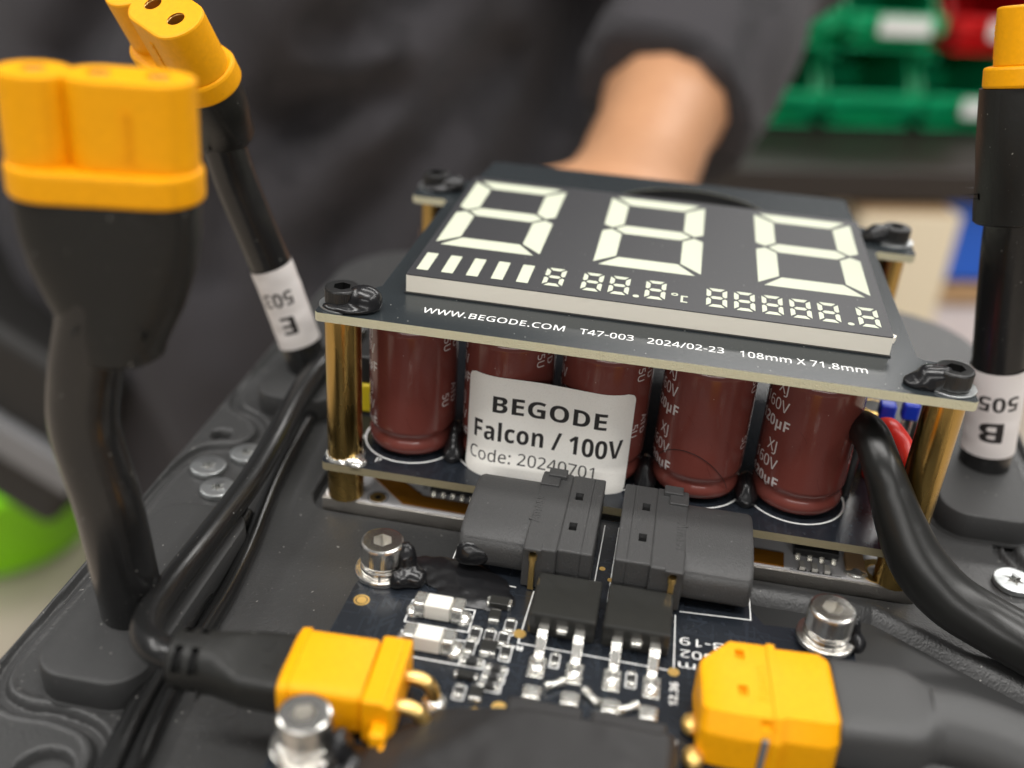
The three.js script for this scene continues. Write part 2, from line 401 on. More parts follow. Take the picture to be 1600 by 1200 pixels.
{
  const t = thing('unicycle_body', 'black moulded unicycle body with open top, seal groove and screw holes', 'unicycle', [0, 0, 0]);
  const xs = [], zs = [];
  for (let x = -89.3; x < -58; x += 0.3) xs.push(x);
  for (let x = -58; x < 58; x += 0.65) xs.push(x);
  for (let x = 58; x <= 89.3; x += 0.4) xs.push(x);
  for (let z = -97.5; z <= 117.5; z += z > -20 ? 0.32 : 0.9) zs.push(z);
  const pos = [], nor = [], uv = [], idx = [];
  for (const z0 of zs) for (const x0 of xs) {
    let x = x0, z = z0;
    const d = outline(x, z);
    if (d > 0) { const e = 0.05, gx = (outline(x + e, z) - outline(x - e, z)) / (2 * e), gz = (outline(x, z + e) - outline(x, z - e)) / (2 * e); x -= gx * d; z -= gz * d; }
    const y = shellY(x, z), e = 0.12;
    const n = V(-(shellY(x + e, z) - shellY(x - e, z)) / (2 * e), 1, -(shellY(x, z + e) - shellY(x, z - e)) / (2 * e)).normalize();
    pos.push(x, y, z); nor.push(n.x, n.y, n.z); uv.push(x / 40, z / 40);
  }
  const w = xs.length;
  for (let j = 0; j + 1 < zs.length; j++) for (let i = 0; i + 1 < w; i++) { const a = j * w + i, b = a + w; idx.push(a, b, a + 1, a + 1, b, b + 1); }
  const g = new THREE.BufferGeometry();
  g.setAttribute('position', new THREE.Float32BufferAttribute(pos, 3)); g.setAttribute('normal', new THREE.Float32BufferAttribute(nor, 3)); g.setAttribute('uv', new THREE.Float32BufferAttribute(uv, 2));
  g.setIndex(idx);
  part('top_cover', g, M.shell, t, true);
  const rr0 = roundRect(-89.3, -97.5, 89.3, 117.5, 26, 12);
  part('side_wall', loft([rr0.map(([x, z]) => [x, -43.7, z]), rr0.map(([x, z]) => [x * 1.01, -60, z * 1.01]), rr0.map(([x, z]) => [x * 1.0, -420, z * 1.1]), rr0.map(([x, z]) => [x * 0.7, -560, z * 0.6]), rr0.map(([x, z]) => [x * 0.3, -598, z * 0.3])]), M.skirt, t);
  // rubber plugs that carry the three phase cables are things of their own
}

// ---------- rubber plugs ----------
function plug(x0, z0, x1, z1, label) {
  const t = thing('rubber_plug', label, 'rubber plug', [(x0 + x1) / 2, P0 - 0.3, (z0 + z1) / 2], undefined);
  const a = (x1 - x0) / 2, b = (z1 - z0) / 2, g = slab(roundRect(-a, -b, a, b, 5.5, 8), 0, 5.8, [], 0.6);
  part('block', toCreasedNormals(g, 0.6), M.rubber, t);
  part('base_flange', slab(roundRect(-a - 0.5, -b - 0.5, a + 0.5, b + 0.5, 5.8, 8), 0, 0.55), M.rubber, t);
}
plug(-79.5, 47.5, -62.5, 91.6, 'black rubber plug under the nearest left cable, front left of the body');
plug(-80, -36, -62.5, 8, 'black rubber plug around the cable with white label, left behind the brass post');
plug(62, -36, 80.5, 13.5, 'black rubber plug at the foot of the right hand labelled cable');

// ---------- cover screws ----------
function torxScrew(x, z, r, label, ry = 0) {
  const t = thing('cover_screw', label, 'screw', [x, P0, z]);
  const star = []; for (let i = 0; i < 48; i++) { const a = i / 48 * Math.PI * 2, q = r * (0.43 + 0.10 * Math.cos(6 * a)); star.push([q * Math.cos(a + ry), q * Math.sin(a + ry)]); }
  part('head', toCreasedNormals(slab(ring(0, 0, r, 48), 0.1, 1.1, [star], 0.28), 0.5), M.zinc, t);
  part('drive_socket', cyl(0, 0.12, 0, r * 0.56, 0.2, 24), M.steelFloor, t);
}
torxScrew(-79.7, 30.0, 3.45, 'bright flat star screw on the left rim, frontmost left of the three', 0.3);
torxScrew(-74.4, 23.6, 3.3, 'bright flat star screw on the left rim, farthest back of the three', 0.7);
torxScrew(-74.9, 36.4, 3.3, 'bright flat star screw half covered by the thin cables on the left', 0.1);
torxScrew(73.2, 26.0, 3.7, 'bright flat star screw on the right rim beside the thick black cable', 0.5);

// ---------- heat sink board at the bottom of the stack ----------
{
  const t = thing('power_board', 'white faced power board on a metal base, lowest of the stacked boards', 'circuit board', [0, 0, 0]);
  part('metal_base', box(0, -41.1, -1.5, 109, 3.0, 73.6, 0.25), M.alu, t);
  part('board_face', slab(roundRect(-54.2, -38, 54.2, 34.9, 1.2), -39.6, 0.22), M.whiteMask, t);
  const top = -39.38;
  part('tape_strip', slab([[-50, 24], [-44.5, 24], [-36, 30.6], [-8, 31.2], [-8, 34.4], [-39.2, 33.9]], top, 0.3, [], 0.06), M.kapton, t);
  part('tape_strip', slab([[10, 30], [31.6, 30.6], [31.4, 34.6], [10, 34.4]], top, 0.3, [], 0.06), M.kapton, t);
  part('test_pad', slab(ring(-44.2, 33.0, 1.55, 32), top, 0.05, [ring(-44.2, 33.0, 0.6, 20)]), M.padGold, t);
  part('pad_outline', slab(ring(-44.2, 33.0, 1.95, 32), top, 0.03, [ring(-44.2, 33.0, 1.8, 32)]), M.ic, t);
  part('pad_hole', cyl(-44.2, top + 0.02, 33.0, 0.62, 0.03, 20), M.hole, t);
  const chip = (x0, x1, z0, z1, n) => {
    const c = part('chip', box((x0 + x1) / 2, top + 1.1, (z0 + z1) / 2, x1 - x0, 1.6, z1 - z0, 0.15), M.ic, t);
    for (let i = 0; i < n; i++) part('chip_leg', [box(lerp(x0 + 0.8, x1 - 0.8, i / (n - 1)), top + 0.2, z1 + 0.75, 0.8, 0.22, 0.9, 0.05), box(lerp(x0 + 0.8, x1 - 0.8, i / (n - 1)), top + 0.6, z1 + 0.25, 0.8, 0.9, 0.25, 0.05)], M.tin, c);
  };
  chip(-35, -26, 26.2, 29.2, 5); chip(-14, -5, 26.2, 29.2, 5); chip(33.2, 41.2, 27.6, 30.8, 4);
  const res = (x, z) => part('chip_resistor', [box(x, top + 0.4, z, 0.9, 0.7, 1.8, 0.08), box(x, top + 0.42, z + 0.9, 1.0, 0.74, 0.5, 0.08)], M.ceramic, t);
  for (const x of [34.6, 36.8, 39.0]) res(x, 33.6);
  part('solder_pad', [34.6, 36.8, 39.0].map((x) => box(x, top + 0.1, 34.6, 1.6, 0.2, 0.5, 0.05)), M.ic, t);
  part('shunt', box(44, top + 0.6, 31, 3.4, 1.1, 5.2, 0.2), M.cartonTan, t);
  part('solder_fillet', march((p) => sdEll(p, [44, top + 0.3, 33.4], [2.1, 0.9, 1.4]), [41, top - 1, 31.5], [47, top + 2, 35.4], 0.2), M.solder, t);
  part('contact_ring', slab(ring(48.4, 31.6, 3.6, 32), top, 0.3, [ring(48.4, 31.6, 2.2, 32)], 0.08), M.gold, t);
  part('printed_text', [flatText('8', -36.7, 28, 0.9, 1.2, top, 0.02), flatText('7', -37.6, 30.4, 0.9, 1.2, top, 0.02)], M.ic, t);
  part('edge_mark', box(37, top + 0.02, 34.75, 9, 0.04, 0.2, 0), M.ic, t);
}

// ---------- controller board under the capacitors ----------
const CAPS = [-40, -22, -4.4, 13.7, 32.1], CZ = 24;
{
  const t = thing('controller_board', 'black controller board that carries the brown capacitors', 'circuit board', [0, 0, 0]);
  const pts = roundRect(-54, -38, 54, 36.8, 1.2);
  const g = slab(pts, -32.3, 1.6);
  t.add(part('board', g, [M.maskBlue, M.fr4dark], t));
  part('printed_ring', CAPS.map((x) => slab(ring(x, CZ, 9.1, 64), -30.7, 0.02, [ring(x, CZ, 8.75, 64)])), M.silk, t);
  part('printed_text', [flatText('P', -44.5, 34, 1, 1.4, -30.7, 0.02), flatText('H1', -50.5, 27, 1.6, 1.3, -30.7)], M.silk, t);
}

// ---------- brass posts ----------
const POSTS = [[-50.4, 33.2], [50.4, 33.2], [-50.4, -33.2], [50.4, -33.2]];
const brassTurn = dataTex(256, (x, y) => [150 + 60 * (fine[(y * 3 % 512) * 512 + 3] - 0.5) * 2 + 40 * (fine[(y % 512) * 512 + (x >> 2)] - 0.5)]);
M.brass.bumpMap = brassTurn; M.brass.bumpScale = 0.00002; M.brass.roughnessMap = wearRough; M.brass.roughness = 0.42;
const where4 = ['front left', 'front right', 'back left', 'back right'];
POSTS.forEach(([x, z], i) => {
  const g = () => smoothLathe([[0, 0], [2.9, 0], [3.2, 0.3], [3.2, 28.8], [2.9, 29.1], [0, 29.1]], 64, 0.5).translate(0, 0, 0);
  const t = thing('brass_post', `round brass post holding up the ${where4[i]} corner of the display board`, 'brass post', [x, -30.7, z]);
  part('tube', g(), M.brass, t, true);
  const b = thing('brass_spacer', `short round brass spacer under the ${where4[i]} corner of the controller board`, 'brass spacer', [x, -39.38, z]);
  part('tube', smoothLathe([[0, 0], [3.1, 0], [3.35, 0.25], [3.35, 7.08], [0, 7.08]], 64, 0.5), M.brass, b, true);
  if (i < 2) {
    const s = thing('solder_bead', `shiny solder bead at the foot of the ${where4[i]} brass post`, 'solder', [x, -30.7, z]);
    part('bead', march((p) => Math.max(smin(Math.abs(Math.hypot(p[0], p[2]) - 3.3) - 0.1 + 0.5 * Math.max(0, p[1]), sdEll(p, [2.8, 0.2, 2.2], [1.5, 1.0, 1.3]), 0.6) - 0.35 + 0.12 * noise(p[0] * 1.3, p[1] * 1.3, p[2] * 1.3), -p[1]), [-5, -0.2, -5], [5.5, 2.2, 5.5], 0.2), M.solder, s);
  }
});

// ---------- capacitors ----------
const capTex = canvasTex(2048, 1024, (c, w, h) => {
  c.fillStyle = '#743d36'; c.fillRect(0, 0, w, h);
  const id = c.getImageData(0, 0, w, h);
  for (let i = 0; i < id.data.length; i += 4) { const k = (i / 4), n = (fine[((k / w | 0) % 512) * 512 + (k % w) % 512] - 0.5) * 6; id.data[i] += n; id.data[i + 1] += n; id.data[i + 2] += n; }
  c.putImageData(id, 0, 0);
  c.fillStyle = '#d8d2d0';
  const px = w / 50.9, py = h / 27; // pixels per mm
  const at = (deg) => w / 2 + deg / 360 * w;
  for (const y0 of [4.2, 15.6]) {
    c.save(); c.translate(at(-45), y0 * py); c.scale(px / py, 1); c.textAlign = 'right'; c.font = `${Math.round(3.0 * py)}px sans-serif`;
    c.fillText('XJ', -0.6 * py, 0); c.fillText('160V', 0, 3.4 * py); c.font = `bold ${Math.round(2.8 * py)}px sans-serif`; c.fillText('120µF', 0.9 * py, 6.8 * py);
    c.restore();
    c.save(); c.translate(at(55), (y0 - 1.2) * py); c.rotate(Math.PI / 2); c.scale(1, px / py); c.font = `${Math.round(2.3 * py)}px sans-serif`;
    c.fillText('5U', 0, 0); c.fillText('ATD', -1.4 * py, -2.5 * py); c.restore();
  }
  c.strokeStyle = '#2a1310'; c.lineWidth = 1.6; // fine scratches in the sleeve
  for (let i = 0; i < 5; i++) { const x = at(rr(-40, 50)), y = rr(0.3, 0.8) * h; c.globalAlpha = 0.5; c.beginPath(); c.moveTo(x, y); c.quadraticCurveTo(x + rr(-5, 40), y + rr(10, 60), x + rr(0, 60), y + rr(40, 110)); c.stroke(); }
  c.globalAlpha = 0.8; c.fillStyle = '#cfc4be';
  for (let i = 0; i < 60; i++) { c.beginPath(); c.arc(rnd() * w, rnd() * h, 0.8 + 2.2 * rnd() ** 4, 0, 7); c.fill(); }
});
M.capSleeve = new THREE.MeshPhysicalMaterial({ map: capTex, roughness: 0.17, bumpMap: tile(smoothBump, 0.5), bumpScale: 0.00003 });
const capLabels = ['brown capacitor beside the front left brass post, first of five', 'brown capacitor under the left half of the white sticker', 'brown capacitor under the right half of the white sticker', 'brown capacitor behind the right black connector, a hair on its sleeve', 'brown capacitor beside the thick black cable, last of five'];
CAPS.forEach((x, i) => {
  const t = thing('capacitor', capLabels[i], 'capacitor', [x, -30.2, CZ], 'brown capacitors in a row under the display board');
  const R = 8.15, prof = [[0, 0], [6.4, 0], [7.3, 0.25], [7.9, 0.9], [8.1, 1.7], [8.05, 2.5], [7.65, 3.1], [7.5, 3.6], [7.65, 4.1], [8.05, 4.8], [R, 5.5], [R, 10], [R, 15], [R, 20], [R, 24.6], [8.0, 25.4], [7.6, 26.0], [7.0, 26.35], [6.2, 26.45], [5.8, 26.3]];
  const g = lathe(prof, 96);
  const uv = g.attributes.uv, p = g.attributes.position;
  for (let k = 0; k < uv.count; k++) uv.setXY(k, (uv.getX(k) + 0.5) % 1 === 0 && uv.getX(k) > 0.6 ? 1 : uv.getX(k), clamp(p.getY(k) / 27, 0, 1));
  const m = part('sleeve', g, M.capSleeve, t, true);
  m.rotation.y = Math.PI + [0.0, -0.2, -0.2, 0.05, 0.12][i];
  part('metal_top', cyl(0, 26.2, 0, 6, 0.3, 48), M.alu, t);
});
{
  const t = thing('hair', 'single dark hair arched over the front of the fourth capacitor', 'hair', [CAPS[3], -30.2, CZ]);
  const pts = []; for (let i = 0; i <= 16; i++) { const f = i / 16, a = lerp(-58, 44, f) * Math.PI / 180; pts.push([8.26 * Math.sin(a), 6.2 + 5.6 * Math.sin(Math.PI * Math.min(1, f * 0.98 + 0.02)) ** 0.8 - 3.6 * f, 8.26 * Math.cos(a)]); }
  part('strand', sweep(pts, 0.055, 60, 8), M.hole, t);
}
{ // second row, hidden behind the first but for slivers
  const h = thing('transformer', 'yellow taped block behind the leftmost brown capacitor', 'transformer', [-50.5, -30.7, 12]);
  part('taped_core', box(0, 3.4, 0, 7, 6.2, 12, 0.5), M.tapeYellow, h);
  part('bobbin', box(0, 9.5, 0, 6.6, 6, 11, 0.5), M.ic, h);
}
// black glue between the feet of the capacitors
const gaps = [0, 1, 2, 3].map((i) => (CAPS[i] + CAPS[i + 1]) / 2);
gaps.forEach((x, i) => {
  const t = thing('glue_bead', ['black glue bead between the first and second capacitor', 'black glue bead between the two capacitors under the sticker', 'black glue bead right of the sticker', 'black glue bead between the last two capacitors'][i], 'glue', [x, -30.7, CZ + 3.2]);
  const ph = i * 7.3;
  part('bead', march((p) => Math.max(smin(sdEll(p, [0, 2.2, -0.6], [1.5, 4.6 - 0.7 * i, 3.0]), sdEll(p, [0.3, 0.9, 1.2], [2.0, 1.5, 2.6]), 1.4) + 0.14 * noise(p[0] * 0.6 + ph, p[1] * 0.6, p[2] * 0.6), -p[1]), [-4, -0.3, -5], [4, 9.4, 6.2], 0.28), M.glue, t);
});

// ---------- white sticker over capacitors two and three ----------
{
  const tex = canvasTex(1024, 768, (c, w, h) => {
    c.fillStyle = '#f4f1ea'; c.fillRect(0, 0, w, h);
    for (let i = 0; i < 9000; i++) { c.fillStyle = `rgba(${rnd() < 0.5 ? '190,184,172' : '255,255,252'},0.14)`; c.fillRect(rnd() * w, rnd() * h, 2 + rnd() * 4, 2 + rnd() * 4); }
    c.fillStyle = '#171516';
    const put = (s, x0, x1, base, size, f) => { c.save(); c.font = `${f} ${size}px sans-serif`; const k = (x1 - x0) / c.measureText(s).width; c.translate(x0, base); c.scale(k, 1); c.fillText(s, 0, 0); c.restore(); };
    put('BEGODE', 168, 870, 268, 172, 'bold'); put('Falcon / 100V', 52, 972, 490, 196, 'bold'); put('Code: 20240701', 34, 840, 650, 118, '');
    // the thermal printer's ragged edge: thin unprinted lines
    c.globalAlpha = 0.35; c.fillStyle = '#e9e6e0'; for (let y = 90; y < 520; y += 11) c.fillRect(0, y, w, 1.6);
  });
  const t = thing('sticker', 'white sticker printed BEGODE Falcon / 100V, across two brown capacitors', 'sticker', [0, 0, 0]);
  // its path seen from above: round capacitor two, across the gap, round capacitor three
  const path = [], R = 8.3, a = CAPS[1], b = CAPS[2];
  for (let d = -48; d <= 0; d += 4) path.push([a + R * Math.sin(d * Math.PI / 180), CZ + R * Math.cos(d * Math.PI / 180)]);
  for (let k = 1; k < 12; k++) { const f = k / 12; path.push([lerp(a, b, f), CZ + R - 0.35 * Math.sin(f * Math.PI)]); }
  for (let d = 0; d <= 44; d += 4) path.push([b + R * Math.sin(d * Math.PI / 180), CZ + R * Math.cos(d * Math.PI / 180)]);
  let len = [0]; for (let i = 1; i < path.length; i++) len.push(len[i - 1] + Math.hypot(path[i][0] - path[i - 1][0], path[i][1] - path[i - 1][1]));
  const L = len.at(-1), H = 20.4, pos = [], uv = [], idx = [], ny = 48, nx = 120, y1 = -10.6, r = 1.7;
  const along = (s) => { let i = 1; while (i < len.length - 1 && len[i] < s) i++; const f = (s - len[i - 1]) / (len[i] - len[i - 1]); return [lerp(path[i - 1][0], path[i][0], f), lerp(path[i - 1][1], path[i][1], f)]; };
  for (let j = 0; j <= ny; j++) for (let i = 0; i <= nx; i++) {
    let s = i / nx * L, v = j / ny * H; // rounded corners: pull the grid in
    const cut = v < r ? r - Math.sqrt(r * r - (r - v) ** 2) : v > H - r ? r - Math.sqrt(r * r - (v - H + r) ** 2) : 0;
    s = clamp(s, cut, L - cut);
    const [x, z] = along(s), lift = 0.10 + 1.3 * sstep(H * 0.72, H, v) * 0.9 + 0.12 * noise(s * 0.2, v * 0.2, 3);
    pos.push(x, y1 - v + 0.25 * Math.sin(s / L * 6), z + lift); uv.push(s / L, 1 - v / H);
  }
  for (let j = 0; j < ny; j++) for (let i = 0; i < nx; i++) { const q = j * (nx + 1) + i, d = q + nx + 1; idx.push(q, d, q + 1, q + 1, d, d + 1); }
  const g = new THREE.BufferGeometry();
  g.setAttribute('position', new THREE.Float32BufferAttribute(pos, 3)); g.setAttribute('uv', new THREE.Float32BufferAttribute(uv, 2)); g.setIndex(idx); g.computeVertexNormals();
  part('printed_paper', g, new THREE.MeshPhysicalMaterial({ map: tex, roughness: 0.6, side: THREE.DoubleSide }), t, true);
}

// ---------- display board on top ----------
{
  const t = thing('display_board', 'dark display board with three large cream digits, on top of the brass posts', 'display board', [0, 0, 0]);
  const o = [[-53.4, 37.6], [53.4, 37.6], [54, 37.0], [54, 26], [53.2, 25.2], [47.6, 24.6], [46.6, 23.6], [45.6, -24.6], [46.4, -25.6], [53.2, -25.6], [54, -26.4], [54, -39], [53.2, -39.8], [45, -39.8], [43.4, -41], [42.6, -57.6], [41.8, -58.4], [-40.8, -57.2], [-41.6, -56.4], [-43, -41], [-45, -39.8], [-53.2, -39.8], [-54, -39], [-54, -26.4], [-53.2, -25.6], [-47, -25.6], [-46, -24.6], [-46.2, 23.6], [-47.2, 24.8], [-53.2, 25.2], [-54, 26], [-54, 37]];
  part('circuit_board', slab(o, -1.6, 1.6, [ring(7, -33.8, 18.6, 64)]), [M.mask, M.fr4], t);
  part('buzzer', smoothLathe([[0, -2.6], [18.2, -2.6], [18.45, -2.4], [18.45, -0.06], [18.58, -0.06], [18.58, -6], [0, -6]].reverse(), 72, 0.3).translate(7, 0, -33.8), M.hole, t);
  part('printed_text', [flatText('WWW.BEGODE.COM', -36.7, 32.1, 24.6, 2.05, 0), flatText('T47-003', -9.5, 32.2, 9.1, 2.05, 0), flatText('2024/02-23', 1.9, 32.3, 12.7, 2.05, 0), flatText('108mm X 71.8mm', 17.2, 32.5, 20.5, 2.1, 0)], M.silk, t);
  const X0 = -41.4, X1 = 41.9, Z0 = -32.6, Z1 = 25.2;
  part('display_foot', box((X0 + X1) / 2, 0.16, (Z0 + Z1) / 2, X1 - X0 + 0.5, 0.28, Z1 - Z0 + 0.5, 0.05), M.ic, t);
  part('display_block', box((X0 + X1) / 2, 1.9, (Z0 + Z1) / 2, X1 - X0, 3.2, Z1 - Z0, 0.08), M.cream, t);
  part('display_film', slab(roundRect(X0 - 0.02, Z0 - 0.02, X1 + 0.02, Z1 + 0.02, 0.3, 3), 3.5, 0.14), M.film, t);
  const Y = 3.64, th = 0.03;
  // one seven-segment digit as seven outlines
  function digit(x, z, w, h, tx, tz, gap) {
    const x1 = x + w, z1 = z + h, m = z + h / 2, g = gap, k = 0.62;
    const A = [[x + g + tx * 0.15, z], [x1 - g - tx * 0.15, z], [x1 - tx - g, z + tz], [x + tx + g, z + tz]];
    const D = [[x + tx + g, z1 - tz], [x1 - tx - g, z1 - tz], [x1 - g - tx * 0.15, z1], [x + g + tx * 0.15, z1]];
    const G = [[x + g + tx * 0.5, m], [x + tx + g, m - tz / 2], [x1 - tx - g, m - tz / 2], [x1 - g - tx * 0.5, m], [x1 - tx - g, m + tz / 2], [x + tx + g, m + tz / 2]];
    const up = (l) => [[0, g + tz * 0.12], [tx, tz + g], [tx, h / 2 - tz / 2 - g], [tx * 0.45, h / 2 - g], [0, h / 2 - tz / 2 * k - g]].map(([a, b]) => [l ? x + a : x1 - a, z + b]);
    const dn = (l) => [[0, h / 2 + tz / 2 * k + g], [tx * 0.45, h / 2 + g], [tx, h / 2 + tz / 2 + g], [tx, h - tz - g], [0, h - g - tz * 0.12]].map(([a, b]) => [l ? x + a : x1 - a, z + b]);
    return [A, up(false), dn(false), D, dn(true), up(true), G];
  }
  for (const x of [-40.2, -10.2, 20.1]) for (const s of digit(x, -30.2, 19.9, 39.6, 3.9, 4.6, 0.5)) part('digit_segment', slab(s, Y, th), M.segment, t);
  for (let i = 0; i < 5; i++) part('bar_segment', slab([[-40.3 + i * 4.5, 14.3], [-38.2 + i * 4.5, 14.3], [-38.2 + i * 4.5, 22.4], [-40.3 + i * 4.5, 22.4]], Y, th), M.segment, t);
  for (const x of [-17.8, -11.0, -6.2, 0.2, 10.9, 15.7, 20.5, 25.3, 30.1, 36.7]) part('small_digit', digit(x, 14.2, 3.6, 8.0, 0.8, 1.1, 0.3).map((s) => slab(s, Y, th)), M.segment, t);
  part('decimal_point', slab(ring(-1.2, 21.9, 0.55, 20), Y, th), M.segment, t);
  part('decimal_point', slab(ring(35.3, 21.9, 0.55, 20), Y, th), M.segment, t);
  part('degree_sign', [slab(ring(5.4, 19.0, 0.62, 12), Y, th, [ring(5.4, 19.0, 0.32, 12)]), slab([[6.5, 19.2], [7.7, 19.2], [7.7, 19.6], [6.9, 19.6], [6.9, 21.6], [7.7, 21.6], [7.7, 22.0], [6.5, 22.0]], Y, th)], M.segment, t);
  // torn flake of film at the right front corner
  part('film_burr', slab([[41.5, 23.2], [42.5, 24.2], [42.0, 25.3], [41.5, 25.1]], 2.6, 1.0), M.cream, t);
}

// ---------- socket head screws ----------
function hexRing(r, rot = 0) { return Array.from({ length: 6 }, (_, i) => { const a = rot + i / 6 * Math.PI * 2; return [r * Math.cos(a), r * Math.sin(a)]; }); }
function socketHead(t, y, D, H, mat, rot, knurl = 72, hex = 0.3) {
  const R = D / 2, rim = Array.from({ length: knurl * 2 }, (_, i) => { const a = i / (knurl * 2) * Math.PI * 2, r = R - (i % 2) * 0.06; return [r * Math.cos(a), r * Math.sin(a)]; });
  part('head', toCreasedNormals(slab(rim, y, H, [hexRing(D * hex, rot)], D * 0.06), 0.3), mat, t);
  part('socket_floor', cyl(0, y + H * 0.32, 0, D * 0.35, 0.1, 24), mat === M.steel ? M.steelFloor : mat, t);
}
POSTS.forEach(([x, z], i) => {
  const t = thing('black_screw', `black socket head screw in the ${where4[i]} corner of the display board`, 'screw', [x, 0, z]);
  part('washer', slab(ring(0, 0, 4.0, 40), 0.01, 0.32, [], 0.08), M.zinc, t);
  socketHead(t, 0.34, 6.0, 3.1, M.blackScrew, 0.3 + i, 60, 0.33);
});
function blob(name, label, at, parts, amp, cell, cut = null, mat = M.glue) {
  const t = thing(name, label, 'glue', at);
  const lo = [1e9, 1e9, 1e9], hi = [-1e9, -1e9, -1e9];
  for (const [c, r] of parts) for (let k = 0; k < 3; k++) { lo[k] = Math.min(lo[k], c[k] - r[k] - 0.5); hi[k] = Math.max(hi[k], c[k] + r[k] + 0.5); }
  lo[1] = Math.max(lo[1], -0.2);
  const ph = at[0];
  part('bead', march((p) => { let d = 9; for (const [c, r] of parts) d = smin(d, sdEll(p, c, r), 1.0); d += amp * noise(p[0] * 0.7 + ph, p[1] * 0.7, p[2] * 0.7) + amp * 0.1 * noise(p[0] * 1.9, p[1] * 1.9 + ph, p[2] * 1.9); return Math.max(d, -p[1] - 0.05); }, lo, hi, cell), mat, t);
}
blob('glue_drop', 'smooth black glue drop beside the front left display screw', [-50.4, 0, 33.2], [[[3.9, 1.6, 0.3], [3.2, 2.5, 2.6]], [[1.4, 0.5, 2.2], [4.2, 0.8, 1.9]]], 0.06, 0.22);
blob('glue_drop', 'black glue smear left of the front right display screw', [50.4, 0, 33.2], [[[-3.4, 1.3, 0.6], [2.6, 2.3, 2.2]], [[-5.2, 0.4, 0.8], [2.4, 1.1, 1.9]], [[-1.6, 1.9, 0.6], [1.6, 1.7, 1.6]]], 0.12, 0.22);
blob('glue_drop', 'black glue drop beside the back left display screw', [-50.4, 0, -33.2], [[[3.7, 1.4, 0.6], [3.0, 2.0, 2.4]], [[0.6, 0.5, 2.6], [3.0, 0.9, 1.6]]], 0.1, 0.28);
blob('glue_drop', 'black glue drop left of the back right display screw', [50.4, 0, -33.2], [[[-3.4, 1.4, 0.6], [2.9, 2.2, 2.4]], [[-5.4, 0.6, 0.8], [2.0, 0.9, 1.6]]], 0.1, 0.28);

